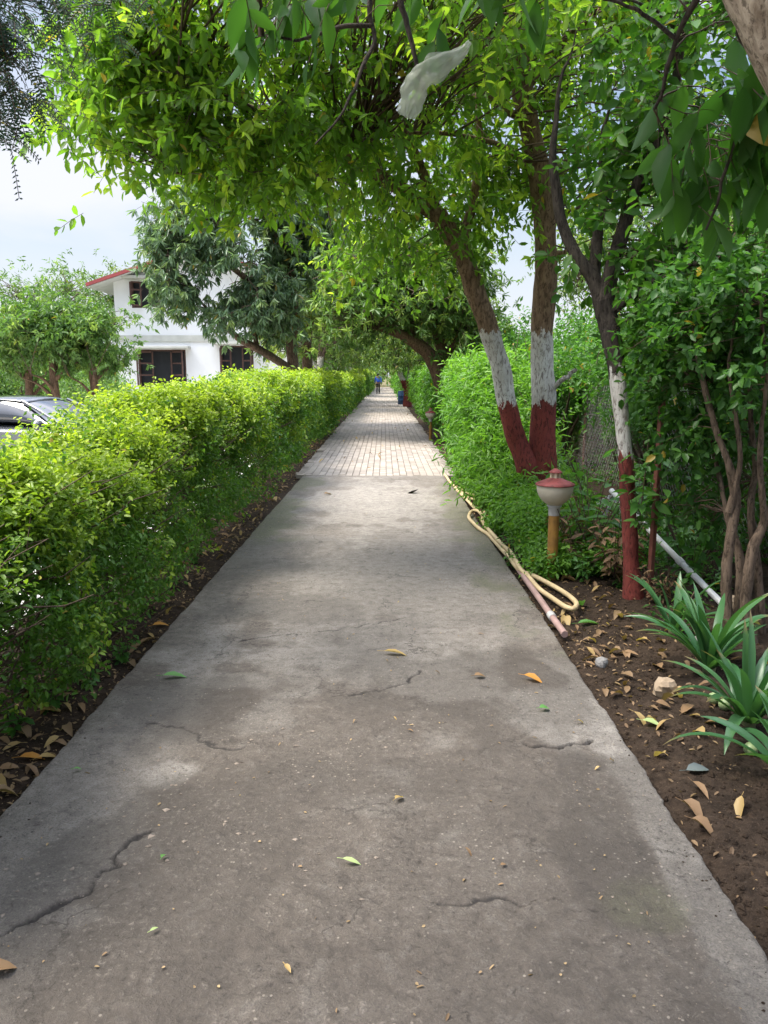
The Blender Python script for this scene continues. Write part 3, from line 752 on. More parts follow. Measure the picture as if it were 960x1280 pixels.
# N: near tree, its leaning trunk cuts the top corner, large drooping leaves
bN = np.array([2.25, 2.35, -.05])
tN, sN, _ = limb([bN, (2.2, 2.35, .8), (2.0, 2.35, 1.5), P(1090, 250, 2.35), P(1012, 90, 2.35), P(962, -10, 2.35), P(890, -150, 2.4), P(830, -330, 2.5)], [.2, .17, .15, .135, .118, .115, .10, .07], 60, 24, .1, 8, 77)
LN = [([P(925, -60, 2.36), P(860, -60, 2.5), P(740, -70, 2.7), P(600, -70, 2.9), P(470, -60, 3.1), P(340, -60, 3.2)], [.05, .04, .032, .025, .018, .01]),
      ([P(505, -62, 3.0), P(497, -20, 3.0), P(508, 30, 3.0), P(520, 75, 3.0), P(528, 112, 3.0)], [.012, .011, .010, .009, .007]),
      ([P(470, -60, 3.1), P(462, 10, 3.1), P(468, 50, 3.1), P(450, 90, 3.05), P(430, 140, 3.0), P(395, 180, 3.0)], [.011, .009, .008, .007, .005, .003]),
      ([P(465, 32, 3.1), P(425, 34, 3.1), P(370, 50, 3.15), P(330, 45, 3.2)], [.009, .008, .006, .004]),
      ([P(935, -30, 2.36), P(925, 40, 2.5), P(945, 80, 2.6), P(925, 160, 2.7), P(900, 240, 2.75), P(880, 290, 2.8)], [.02, .012, .01, .008, .006, .004]),
      ([P(900, -60, 2.4), P(880, -20, 2.5), P(845, 48, 2.6), P(832, 100, 2.65), P(818, 140, 2.7)], [.018, .012, .008, .007, .005]),
      ([P(845, 48, 2.6), P(790, 10, 2.6), P(730, -8, 2.6)], [.007, .006, .003]),
      ([(1.0, 2.45, 2.9), (.4, 1.6, 3.3), (-.3, .9, 3.5), (-1.0, .4, 3.6)], [.06, .045, .03, .015]),
      ([(1.0, 2.45, 2.9), (1.3, 1.6, 3.4), (1.2, .6, 3.7), (.9, -.6, 3.9)], [.06, .045, .03, .015])]
bl = []; skel = []
for k, (pp, rr) in enumerate(LN):
    m_, L_, _ = limb(pp, rr, 26, 9, .12, 14, 80 + k, .02); bl.append(m_)
    skel.append(L_[3:])
SKN = np.concatenate(skel)
volN = [vol_px(*v) for v in [(905, 150, 2.75, 45, 90, .25, 1.3), (875, 215, 2.8, 38, 40, .2, 1.2), (940, 110, 2.8, 35, 80, .2), (370, 0, 3.1, 75, 26, .2, 1.0), (440, -25, 3.1, 60, 22, .2, .7), (545, -25, 3.0, 40, 25, .15), (700, -60, 2.7, 120, 30, .2, .8)]]
cp = crown(volN, SKN, 64, 1, .13, 4, .15, .062, 0, 45, .3, .25, .7, .95, False, .05, .010, curl=.18, wild=.22, upn=.9, lift=-.02)
volO = [((-.3, .9, 3.75), (1.5, 1.0, .5), 1), ((.9, 0, 3.9), (1.4, 1.5, .5), 1), ((1.9, 1.6, 3.8), (1.0, 1.2, .6), 1), ((.2, 2.0, 3.75), (1.5, .8, .35), 1), ((-1.8, .4, 3.6), (.9, 1.2, .4), .7)]
cp += crown(volO, SKN, 230, 2, .22, 6, .17, .07, 1, 46, .6, .42, .7, .45, False, .2, .010)
nt_ = tree('large_leaved_tree', 'near tree with pale leaning trunk and big drooping leaves in the upper corner', [tN], M['barkN'], cp, M['leafN'], base=bN, branches=bl, bmat=M['barkB2'])
# the yellowing leaf that hangs among them
build('leaf', [leafmesh(np.array([P(930, 110, 2.55)]), unit(np.array([[-.05, 0, -1.]])), np.array([[0, -1., .1]]), .16, .07, 0, .3, .1, np.array([1.]))], M['leafN'], nt_, bN)['label'] = 'yellow spotted leaf'

# F: feathery tree hanging into the upper left corner
bF = np.array([-3.6, 3.7, -.05])
tF, sF, _ = limb([bF, (-3.55, 3.7, 1.5), (-3.4, 3.75, 2.8), (-3.0, 3.85, 3.8), (-2.5, 4.0, 4.5), (-2.0, 4.1, 5.0)], [.13, .11, .095, .08, .055, .03], 40, 14, .1, 7, 91)
LF = [([(-3.0, 3.85, 3.8), (-2.6, 4.0, 4.0), (-2.2, 4.1, 4.05), (-1.9, 4.1, 3.9)], [.04, .03, .018, .008]), ([(-3.2, 3.8, 3.3), (-2.8, 4.0, 3.5), (-2.4, 4.2, 3.55), (-2.1, 4.3, 3.4)], [.04, .03, .018, .008])]
bl = []; skel = [sF[20:]]
for k, (pp, rr) in enumerate(LF):
    m_, L_, _ = limb(pp, rr, 20, 8, .1, 9, 95 + k, .04); bl.append(m_); skel.append(L_)
def pinnate(O, D, L, k, LL, LW, sag=.5, lod=2):
    S = len(O); D = unit(D); t = (np.arange(k) + 1) / k
    C = O[:, None] + D[:, None] * (L[:, None, None] * t[None, :, None]); C[..., 2] -= sag * L[:, None] * t[None] ** 2
    T = D[:, None] * np.ones((1, k, 1)); T = T.copy(); T[..., 2] -= 2 * sag * t[None]; T = unit(T)
    sd_ = unit(np.cross(T, np.array([0, 0, 1.]) + RNG.normal(size=(S, 1, 3)) * .35)); nr = np.cross(sd_, T)
    pos = []; d = []; nn = []
    for s in (-1, 1): pos.append(C); d.append(unit(sd_ * s + T * .35)); nn.append(nr * np.ones_like(C))
    pos = np.concatenate(pos, 1).reshape(-1, 3); d = np.concatenate(d, 1).reshape(-1, 3); nn = np.concatenate(nn, 1).reshape(-1, 3)
    r = leafmesh(pos, d, nn, LL, LW, lod, .1, .1)
    v, f = tubes(np.concatenate([O[:, None], C], 1)[:, ::max(1, k // 6)], np.full((S, len(range(0, k + 1, max(1, k // 6)))), .0022), 3)
    return [r, (v, f, 1, None)]
volF = [vol_px(*v) for v in [(10, 20, 4.0, 55, 40, .35), (35, 60, 4.1, 28, 25, .25, .6), (-20, 60, 4, 50, 45, .4), (80, -10, 4.2, 50, 25, .3, .7), (10, -50, 4, 110, 50, .6), (-100, 20, 3.9, 90, 120, .6)]]
C = sample_vols(volF, 190, 8, .35, .43)
tv, tf, _ = twig_tubes(C, np.concatenate(skel), .008)
O = np.repeat(C, 5, 0) + RNG.normal(size=(950, 3)) * .05
D = RNG.normal(size=(950, 3)) * np.array([1, 1, .5]) + np.array([.25, 0, -.25])
cp = [(tv, tf, 1, None)] + pinnate(O, D, .12 + .12 * RNG.random(950), 12, .030, .0105, .5)
tree('feathery_tree', 'dark feathery leaved tree hanging into the upper corner against the sky', [tF], M['barkB2'], cp, M['leafF'], base=bF, branches=bl)

# mango by the white house
bM = np.array([-2.65, 21, -.2])
tM, sM, _ = limb([bM] + lp((366, 462, 21), (364, 435, 21), (368, 400, 21), (362, 350, 20.8), (345, 290, 20.5), (330, 240, 20.4)), [.24, .17, .15, .14, .12, .09, .05], 40, 14, .12, 3, 101)
LMg = [([(364, 462, 21), (345, 450, 20.6), (322, 436, 20.2), (300, 424, 19.9), (272, 400, 19.6), (245, 370, 19.4)], [.12, .11, .1, .08, .05, .02]),
       ([(366, 410, 21), (335, 370, 20.3), (290, 335, 19.7), (250, 310, 19.3), (210, 300, 19)], [.12, .1, .08, .05, .02]),
       ([(362, 350, 20.8), (390, 300, 20.9), (410, 260, 21)], [.1, .07, .03]), ([(322, 436, 20.2), (316, 400, 20.2), (330, 350, 20.2)], [.06, .05, .02])]
bl = []; skel = [sM[16:]]
for k, (pp, rr) in enumerate(LMg):
    m_, L_, _ = limb([P(*q) for q in pp], rr, 22, 8, .1, 4, 105 + k, .1); bl.append(m_); skel.append(L_[5:])
volM = [vol_px(*v) for v in [(295, 280, 20, 90, 55, 2.0), (238, 330, 19.4, 46, 55, 1.1, 1.2), (275, 345, 19.6, 40, 45, 1.0), (310, 300, 19.6, 60, 45, 1.0, 1.2), (255, 275, 19.5, 50, 35, 1.0, 1.2), (330, 355, 20, 40, 40, .8), (345, 395, 20.6, 32, 30, .8), (340, 325, 20.8, 65, 65, 1.8), (300, 245, 20.2, 55, 35, 1.6, .8), (222, 375, 19.2, 30, 20, .5, .6), (300, 380, 19.6, 45, 28, 1.2, .8), (225, 290, 19.3, 38, 30, 1, .7), (262, 408, 19.2, 26, 8, .4, .35), (380, 270, 21, 60, 60, 1.6, .8)]]
cp = crown(volM, np.concatenate(skel), 1350, 3, .16, 11, .19, .044, 1, 55, .9, .44, .75, .55, True, .2, .02, curl=.3, wild=.12, young_top=.12)
tree('mango_tree', 'dark long leaved tree spreading in front of the white house', [tM], M['barkM'], cp, M['mango'], base=bM, branches=bl)

# pale rosette-leaved tree just beyond
bT = np.array([-2.55, 24.5, -.2])
tT, sT, _ = limb([bT] + lp((384, 466, 24.5), (383, 430, 24.5), (388, 395, 24.4), (400, 350, 24.2), (415, 310, 24)), [.2, .17, .16, .14, .1, .05], 36, 14, .12, 3, 121)
LT = [([(383, 430, 24.5), (372, 400, 24.2), (355, 370, 23.8), (350, 335, 23.5)], [.15, .12, .08, .03]), ([(388, 395, 24.4), (420, 375, 24), (445, 370, 23.7), (470, 365, 23.5)], [.12, .09, .06, .03])]
bl = []; skel = [sT[14:]]
for k, (pp, rr) in enumerate(LT):
    m_, L_, _ = limb([P(*q) for q in pp], rr, 22, 8, .1, 4, 125 + k, .1); bl.append(m_); skel.append(L_[4:])
volT = [vol_px(*v) for v in [(345, 425, 24, 26, 22, .8, .7), (395, 340, 23.6, 62, 40, 1.4), (370, 385, 23.3, 38, 30, 1.0, .9), (440, 345, 23.5, 50, 40, 1.4), (410, 300, 24, 50, 30, 1.2), (450, 385, 23.2, 40, 24, .9, .8)]]
cp = crown(volT, np.concatenate(skel), 620, 3, .16, 10, .16, .045, 1, 65, .8, .42, .8, .1, True, .24, .02, wild=.12, young_top=.45)
tree('pale_green_tree', 'pale green tree with leaf rosettes rising beyond the dark mango behind the hedge', [tT], M['barkM'], cp, M['leafT'], base=bT, branches=bl)

# arch tree leaning over the pavers from the other side
bX = np.array([1.75, 19, 0.0])
tX, sX, _ = limb([bX] + lp((556, 500, 19), (548, 470, 19), (538, 445, 18.9), (515, 425, 18.7), (490, 414, 18.5), (464, 408, 18.3)), [.24, .2, .19, .18, .15, .11, .05], 40, 14, .14, 4, 141)
t2, s2, _ = limb([bX + [.25, .1, 0]] + lp((566, 490, 19.2), (556, 450, 19.2), (545, 410, 19.2), (540, 360, 19.2)), [.2, .17, .15, .12, .05], 36, 12, .12, 4, 143)
LX = [([(530, 436, 18.9), (510, 400, 18.7), (490, 370, 18.5), (470, 345, 18.3)], [.1, .08, .05, .02]), ([(556, 450, 19.2), (580, 410, 19), (600, 370, 18.8)], [.09, .06, .02])]
bl = []; skel = [sX[20:], s2[16:]]
for k, (pp, rr) in enumerate(LX):
    m_, L_, _ = limb([P(*q) for q in pp], rr, 22, 8, .1, 4, 145 + k, .1); bl.append(m_); skel.append(L_[4:])
volX = [vol_px(*v) for v in [(500, 370, 18.5, 90, 45, 1.6), (450, 395, 18, 55, 32, 1.2, .9), (560, 360, 18.6, 65, 55, 1.5), (520, 320, 18.8, 90, 45, 1.6), (590, 410, 18.6, 40, 50, 1.0, .7), (430, 345, 18.4, 40, 30, 1.0, .6)]]
cp = crown(volX, np.concatenate(skel), 900, 3, .16, 10, .15, .042, 1, 75, .7, .40, .8, .2, True, .22, .018, wild=.14, young_top=.3)
tree('leaning_tree', 'dark trunked tree leaning across the paved path to form a leafy arch', [tX, t2], M['barkA2'], cp, M['leafX'], base=bX, branches=bl)
#PART3
# ------------------------------------------------------------------ hedges
def hedge_leaves(n, xf, xb, Y0, Y1, Hf, zb, seed, LL, LW, k=6, slen=.12, p=1.0, sgn=1, bulge=.3, lod=2, clump=.55, young=1.0, ygrow=.5, spread=.7, gaps=.36, lowthin=.0, wild=.25, bushes=0):
    hb = bushes
    """clipped hedge: leafy shoots over the top, the path side and inside.  sgn=+1 when the path lies at +X"""
    u = RNG.random(n * 2)
    if p == 1: Y = Y0 * (Y1 / Y0) ** u
    else: Y = Y0 + (Y1 - Y0) * u
    if bushes:
        bw = np.array([-.2] + list(np.cumsum(.62 + .55 * np.random.default_rng(seed).random(130)))) + Y0
        bi_ = np.clip(np.searchsorted(bw, Y, 'right') - 1, 0, 129); bt_ = (Y - bw[bi_]) / (bw[bi_ + 1] - bw[bi_]); hump = 1 - np.sqrt(np.clip(np.sin(math.pi * np.clip(bt_, 0, 1)), 0, 1))
    else: hump = Y * 0
    H = Hf(Y) - hump * .30 * (bushes > 0) + (noise2(Y / .55, Y * 0, seed) - .5) * .16 + (noise2(Y / .17, Y * 0 + 5, seed) - .5) * .08
    xf = xf(Y) if callable(xf) else xf
    wd = abs(xf - xb); f = RNG.random(n * 2)
    per = H + wd * .9
    s = f * per
    front = s < H
    z = np.where(front, zb + s * (1 - zb / np.maximum(H, .1)), H)
    x = np.where(front, xf, xf - sgn * (s - H))
    # rounded shoulder
    sh = np.clip((z - (H - .25)) / .25, 0, 1); x = np.where(front, x - sgn * .14 * sh ** 2, x)
    z = np.where(front, z, z - .10 * np.clip(1 - (s - H) / .22, 0, 1) ** 2)
    q = np.stack([x * .0 + 3, Y / clump, z / clump], -1)
    lump = noise3(q, seed + 2) * .65 + noise3(q * 2.6, seed + 4) * .35
    depth = np.abs(RNG.normal(size=n * 2)) * .13
    off = (lump - .55) * bulge * 2 - hump * bushes
    x = np.where(front, x + sgn * (off - depth), x + RNG.normal(size=n * 2) * .05)
    z = np.where(front, z + RNG.normal(size=n * 2) * .04, z + off * .45 - depth)
    keep = (lump > gaps) | (RNG.random(n * 2) < .35)
    if lowthin: keep &= RNG.random(n * 2) < np.clip((z - .05) / lowthin + .12, 0, 1)
    O = np.stack([x, Y, np.maximum(z, zb)], -1)[keep][:n]; fr = front[keep][:n]; zz = z[keep][:n]; HH = H[keep][:n]; dd = depth[keep][:n]
    m = len(O)
    D = np.where(fr[:, None], np.array([sgn * .8, -.15, .55]), np.array([sgn * .15, -.1, 1.0])) + RNG.normal(size=(m, 3)) * .45
    sc = np.maximum(O[:, 1] / 4.5, 1) ** ygrow
    pz, d, nr = shoots(O, D, slen * (.5 + RNG.random(m)) * sc ** .5, k, spread, .1, False, wild, .6)
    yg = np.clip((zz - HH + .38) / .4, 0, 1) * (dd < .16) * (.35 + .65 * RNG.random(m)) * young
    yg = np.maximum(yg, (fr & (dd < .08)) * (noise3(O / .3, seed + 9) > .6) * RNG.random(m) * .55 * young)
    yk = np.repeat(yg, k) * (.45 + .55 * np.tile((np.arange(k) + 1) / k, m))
    sz = np.repeat(sc, k) * (.7 + .6 * RNG.random(m * k))
    return leafmesh(pz, d, nr, LL * sz, LW * sz, lod, .4, .25, yk)

def interp(xs_, ys_): return lambda y: np.interp(y, xs_, ys_)
bH = np.array([-1.9, 2.0, -.05])
hd = thing('hedge', 'long clipped yellow green hedge running along the path on the car park side', 'hedge', bH)
Hl = interp([1.5, 3.7, 4.1, 4.6, 5.1, 6.1, 8.3, 9.6, 22, 52], [1.11, 1.11, 1.05, 1.10, 1.23, 1.30, 1.34, 1.43, 1.50, 1.36])
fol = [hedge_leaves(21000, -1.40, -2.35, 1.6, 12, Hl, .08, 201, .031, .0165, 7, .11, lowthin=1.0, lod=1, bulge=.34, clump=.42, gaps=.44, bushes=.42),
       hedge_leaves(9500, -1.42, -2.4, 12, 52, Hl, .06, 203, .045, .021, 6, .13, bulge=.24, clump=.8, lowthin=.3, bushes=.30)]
# long young shoots standing out of the clipped top
n = 900; Yq = 1.7 * (30 / 1.7) ** RNG.random(n); O = np.stack([-1.5 - .8 * RNG.random(n), Yq, Hl(Yq) - .05 - .1 * RNG.random(n)], -1)
p_, d_, n_ = shoots(O, RNG.normal(size=(n, 3)) * .4 + np.array([.1, 0, 1.]), .12 + .14 * RNG.random(n), 7, .6)
sz = np.repeat(np.maximum(Yq / 4.5, 1) ** .5, 7); fol.append(leafmesh(p_, d_, n_, .038 * sz, .02 * sz, 1, .4, .25, .4 + .6 * RNG.random(n * 7)))
# leaves of the inside and the far side, thin near the ground
n = 5200; Yq = 1.6 * (30 / 1.6) ** RNG.random(n); zq = Hl(Yq) * RNG.random(n) ** .65; O = np.stack([-2.0 + RNG.normal(size=n) * .2, Yq, zq + .02], -1)
p_, d_, n_ = shoots(O, RNG.normal(size=(n, 3)) + np.array([0, 0, .6]), .11, 5)
sz = np.repeat(np.maximum(Yq / 4.5, 1) ** .5, 5)
fol.append(leafmesh(p_, d_, n_, .042 * sz, .02 * sz, 2))
# fine brown twigs between the leaves
n = 1500; Yq = 1.7 * (14 / 1.7) ** RNG.random(n); A_ = np.stack([-1.75 + .12 * RNG.normal(size=n), Yq, Hl(Yq) * RNG.random(n) * .8 + .05], -1)
B_ = A_ + np.stack([.12 + .2 * RNG.random(n), RNG.normal(size=n) * .05, .04 + .2 * RNG.random(n)], -1); Mi = (A_ + B_) / 2 + RNG.normal(size=(n, 3)) * .025
tv, tf = tubes(np.stack([A_, Mi, B_], 1), np.stack([np.full(n, .0045), np.full(n, .0035), np.full(n, .0015)], 1), 4); fol.append((tv, tf, 1, None))
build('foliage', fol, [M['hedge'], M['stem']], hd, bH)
y = 1.9; k = 0
while y < 30:
    x0 = -1.62 - .35 * random.random(); pts = [(x0, y, -.05)]
    tp = Hl(y) - .15
    parts = []
    nb = 4
    hgt = .15 + .25 * random.random()
    top = (x0 + random.uniform(-.06, .06), y + random.uniform(-.06, .06), hgt)
    m_, L_, _ = limb([pts[0], ((x0 + top[0]) / 2 + random.uniform(-.02, .02), y, hgt / 2), top], [.026, .02, .018], 10, 7, .2, 16, 300 + k); parts.append(m_)
    for q in range(nb):
        e_ = (top[0] + random.uniform(-.35, .25), top[1] + random.uniform(-.4, .4), tp * random.uniform(.7, 1.0))
        mid = (top[0] * .5 + e_[0] * .5 + random.uniform(-.08, .08), top[1] * .5 + e_[1] * .5 + random.uniform(-.08, .08), (hgt + e_[2]) * .5)
        m_, _, _ = limb([top, mid, e_], [.013, .009, .004], 9, 5, .2, 16, 320 + k + q); parts.append(m_)
    build('stem', [(v, f) for v, f in parts], M['stem'], hd, bH)
    y += .34 + .2 * random.random() + (y > 9) * .6; k += 1

bH2 = np.array([-1.9, 58, 0.])
h2 = thing('hedge', 'short far off hedge of yellow leaves beyond the gap, beside the walking person', 'hedge', bH2)
build('foliage', [hedge_leaves(3000, -1.40, -2.6, 57, 95, interp([0, 100], [1.7, 1.8]), .05, 205, .05, .024, 6, .14, bulge=.25, clump=.9)], M['hedge'], h2, bH2)
for q in range(3): build('stem', [limb([(-1.8, 58 + 3 * q, -.05), (-1.8, 58.1 + 3 * q, .6), (-1.9, 58 + 3 * q, 1.3)], [.03, .02, .01], 8, 6, .1, 9, q)[0]], M['stem'], h2, bH2)

# bright feathery bush on the other side
bR = np.array([1.5, 9, -.05])
Hr = interp([5.4, 6.0, 7.0, 7.7, 8.5, 9.4, 10.5, 13.0, 13.8], [.08, .20, .30, .34, .55, 1.15, 1.62, 1.68, 1.3])
XRB = interp([5.5, 7, 9, 11, 14], [1.16, 1.17, 1.19, 1.24, 1.30])
fb = thing('creeping_bush', 'bright green feathery bush spilling to the path edge around the painted twin trunks', 'bush', bR)
fol = [hedge_leaves(8500, XRB, 1.9, 5.6, 13.9, Hr, .02, 211, .034, .017, 7, .13, sgn=-1, bulge=.24, clump=.5, lod=1, young=.7, gaps=.40, spread=.7),
       hedge_leaves(1500, XRB, 2.1, 7.5, 13.9, Hr, .2, 213, .075, .016, 7, .26, sgn=-1, bulge=.3, clump=.5, lod=1, young=.9, spread=.55)]
n = 3500; Yq = 5.8 + 8 * RNG.random(n); O = np.stack([1.25 + .9 * RNG.random(n), Yq, Hr(Yq) * RNG.random(n)], -1)
p_, d_, n_ = shoots(O, RNG.normal(size=(n, 3)) + np.array([0, 0, .6]), .12, 5); fol.append(leafmesh(p_, d_, n_, .05, .022, 2))
build('foliage', fol, M['fine'], fb, bR)
st = []
for q in range(40):
    yy = 8.2 + 5.5 * random.random(); xx = 1.3 + .7 * random.random(); h = float(Hr(yy)) * (1.0 + .35 * random.random() ** 2)
    st.append(limb([(xx, yy, -.03), (xx + random.uniform(-.1, .1), yy, h * .6), (xx + random.uniform(-.3, .2), yy + random.uniform(-.2, .2), h)], [.012, .008, .003], 8, 5, .1, 9, q)[0])
build('stem', st, M['stem'], fb, bR)['kind'] = 'stuff'

bR2 = np.array([1.7, 16, -.05])
h3 = thing('hedge', 'tall rough green hedge beyond the small lamp, lining the paved path', 'hedge', bR2)
build('foliage', [hedge_leaves(8000, 1.52, 2.5, 14.6, 38, interp([14, 16, 38], [1.5, 1.7, 1.65]), .1, 215, .05, .02, 7, .17, sgn=-1, bulge=.34, clump=.7, young=.5, gaps=.42)], M['fine'], h3, bR2)
for q in range(12): build('stem', [limb([(1.6, 15 + q * .9, -.03), (1.65, 15 + q * .9, .7), (1.7, 15.1 + q * .9, 1.3)], [.02, .015, .006], 8, 5, .1, 9, q)[0]], M['stem'], h3, bR2)
bR3 = np.array([1.7, 60, -.05])
h4 = thing('hedge', 'sunny far off hedge on the fence side of the path beyond the drum', 'hedge', bR3)
build('foliage', [hedge_leaves(4500, 1.30, 2.6, 44, 100, interp([14, 100], [1.7, 1.8]), .05, 217, .05, .024, 6, .16, sgn=-1, bulge=.3, clump=.9, young=.8)], M['fine'], h4, bR3)
for q in range(8): build('stem', [limb([(1.7, 45 + q * 5, -.03), (1.7, 45 + q * 5, .7), (1.75, 45 + q * 5, 1.3)], [.03, .02, .01], 8, 5, .1, 9, q)[0]], M['stem'], h4, bR3)

# ------------------------------------------------------------------ generic plants
def make_shrub(name, label, mat, seed, w=1.0, h=1.5, n=260, LL=.07, LW=.03, lod=2, k=7, young=.2, group=None, loc=(0, 0, 0), stems=5, droop=.15, cat='shrub'):
    t = thing(name, label, cat, (0, 0, 0), 0, group)
    sk = []; sm = []
    for q in range(stems):
        a = q * 6.28 / stems + random.random(); e_ = (math.cos(a) * w * .55, math.sin(a) * w * .55, h * random.uniform(.6, .85))
        m_, L_, _ = limb([(math.cos(a) * .06, math.sin(a) * .06, -.05), (e_[0] * .35, e_[1] * .35, e_[2] * .5), e_], [.03 * h, .02 * h, .006 * h], 12, 6, .15, 6, seed + q); sm.append(m_); sk.append(L_)
    build('stem', sm, M['stem'], t)
    vols = [(np.array([0, 0, h * .62]), np.array([w * .8, w * .8, h * .42]), 1)]
    for q in range(4):
        a = random.random() * 6.28; vols.append((np.array([math.cos(a) * w * .5, math.sin(a) * w * .5, h * random.uniform(.4, .85)]), np.array([w * .45, w * .45, h * .28]), .8))
    build('crown', crown(vols, np.concatenate(sk), n, 3, .16 * h, k, LL, LW, lod, seed, .5 * h, .40, .7, droop, False, .12 * h, .008, young_top=young), [mat, M['twig']], t)
    t.location = loc
    return t

def make_tree(name, label, bark, mat, seed, H=6.0, w=2.5, n=520, LL=.14, LW=.05, young=.2, group=None, loc=(0, 0, 0), r=.16, lean=.3, droop=.3, k=8, hc=.62, vh=.34, lod=2, ros=False):
    t = thing(name, label, 'tree', (0, 0, 0), 0, group)
    m_, L_, _ = limb([(0, 0, -.05), (lean * .1, 0, H * .2), (lean * .4, .05, H * .45), (lean, 0, H * .8)], [r * 1.3, r, r * .8, r * .2], 26, 10, .12, 4, seed)
    build('trunk', [m_], bark, t); sk = [L_[8:]]
    for q in range(5):
        a = q * 1.26 + random.random() * .6; b0 = L_[10 + q * 2]; e_ = b0 + np.array([math.cos(a) * w * .7, math.sin(a) * w * .7, H * random.uniform(.12, .3)])
        m_, l2, _ = limb([b0, (b0 + e_) / 2 + [0, 0, .12], e_], [r * .5, r * .3, r * .08], 14, 7, .12, 4, seed + q + 1); build('branch', [m_], bark, t); sk.append(l2[3:])
    vols = [(np.array([lean * .6, 0, H * hc]), np.array([w, w, H * vh]), 1)]
    for q in range(5):
        a = q * 1.26 + random.random(); vols.append((np.array([math.cos(a) * w * .6, math.sin(a) * w * .6, H * (hc + random.uniform(-.15, .2))]), np.array([w * .55, w * .55, H * vh * .55]), .8))
    build('crown', crown(vols, np.concatenate(sk), n, 3, .05 * H, k, LL, LW, lod, seed, .2 * H, .43, .75, droop, ros, .06 * H, .014, young_top=young), [mat, M['twig']], t)
    t.location = loc
    return t

# trees further along the path
ft = make_tree('roadside_tree', 'green tree lining the far end of the path, its branches meeting overhead', M['barkF'], M['far'], 401, 6.2, 2.6, 520, .17, .06, .35, 'trees along the far path', (1.9, 31, 0), .17, -.5, .4)
for x, y, rz, s in [(2.2, 48, 1, 1.0), (2.0, 60, 2, 1.05), (2.3, 74, 3, 1.0), (2.1, 88, .5, 1.1), (-2.9, 34, 3.6, .95), (-2.9, 45, 2.2, 1.1), (-2.8, 57, 1.1, 1.0), (-3.0, 68, 4, 1.05), (-2.7, 80, 5.2, 1.1), (-2.9, 94, .4, 1.1), (2.4, 102, 1.4, 1.2)]:
    dup(ft, (x, y, -.05), rz, s)
ht = make_tree('drooping_tree', 'willowy tree with hanging sprays over the middle of the paved path', M['barkF'], M['far'], 431, 5.4, 2.4, 560, .22, .03, .4, None, (-3.1, 39.5, -.1), .15, .9, 1.1, 9, .66, .36)
# far painted pair by the drum
bK = np.array([1.12, 38.9, -.03])
ka, _, _ = limb([bK, P(508, 490, 39), P(504, 476, 39), P(498, 462, 39), P(490, 446, 39)], [.18, .16, .15, .13, .08], 22, 10, .1, 3, 441)
kb, sK, _ = limb([bK + [.12, .05, 0], P(512, 490, 39.1), P(512, 470, 39.1), P(514, 452, 39.1), P(515, 430, 39.1)], [.17, .16, .14, .12, .06], 22, 10, .1, 3, 442)
cp = crown([vol_px(*v) for v in [(500, 435, 39, 45, 22, 2.0), (525, 425, 39.5, 40, 26, 2.0), (478, 425, 39, 30, 18, 1.6, .7)]], sK[10:], 420, 3, .3, 8, .2, .06, 2, 95, 1.0, .42, .75, .5, False, .3, .02, young_top=.3)
tree('far_painted_tree', 'far tree with two trunks painted red below white, next to the blue drum', [ka, kb], M['barkF'], cp, M['far'], base=bK)

# pruned shade trees beyond the car
pr = None
for px, Yp, lab in ((33, 22.5, 'dark stemmed flat topped shade tree behind the parked car, first from the frame edge'), (70, 22, 'flat topped shade tree with thin brown trunk in the middle of the clipped three'), (118, 22.5, 'flat topped shade tree nearest the house wall, its crown hanging low')):
    c = P(px, 470, Yp)
    if pr is None:
        pr = make_tree('shade_tree', lab, M['barkA2'], M['prune'], 451, 3.85, 1.15, 420, .15, .06, .3, 'flat topped shade trees behind the car', (c[0], Yp, -.36), .13, .1, .5, 8, .74, .22)
    else: dup(pr, (c[0], Yp, -.36), random.random() * 6, (1.05, 1.05, 1.0), lab)
for x, y, s, rz in ((-13.2, 23, 1.1, 2), ):
    dup(pr, (x, y, -.36), rz, s, 'flat topped shade tree cut by the frame edge behind the car')
bs = make_shrub('backdrop_shrub', 'bushy green shrub closing off the yard behind the shade trees', M['prune'], 471, 1.7, 2.6, 320, .16, .06, group='shrubs behind the shade trees', loc=(-16.6, 30, -.4))
for x, y, s, rz in [(-14.2, 30.5, 1.0, 1), (-12, 31, .95, 2.2), (-18.5, 29.5, 1.1, 3), (-21, 31, 1.1, 4), (-9.6, 26, .7, 5), (-10.8, 28.5, .85, .4), (-15.3, 33, 1.2, 4.4), (-18, 34, 1.25, 5.4)]:
    dup(bs, (x, y, -.4), rz, s)
wt = make_tree('wispy_tree', 'loose grey green tree showing above the shade trees against the sky', M['barkA2'], M['prune'], 481, 7.0, 2.3, 190, .22, .07, .2, 'wispy trees against the sky', (-15.2, 37, -.4), .12, .4, .2, 7, .66, .34)
for x, y, s, rz in [(-18, 39, 1.0, 1), (-21, 38, .95, 2.3), (-13.2, 40, 1.0, 3.1), (-24, 41, 1.1, 4)]:
    dup(wt, (x, y, -.4), rz, s)

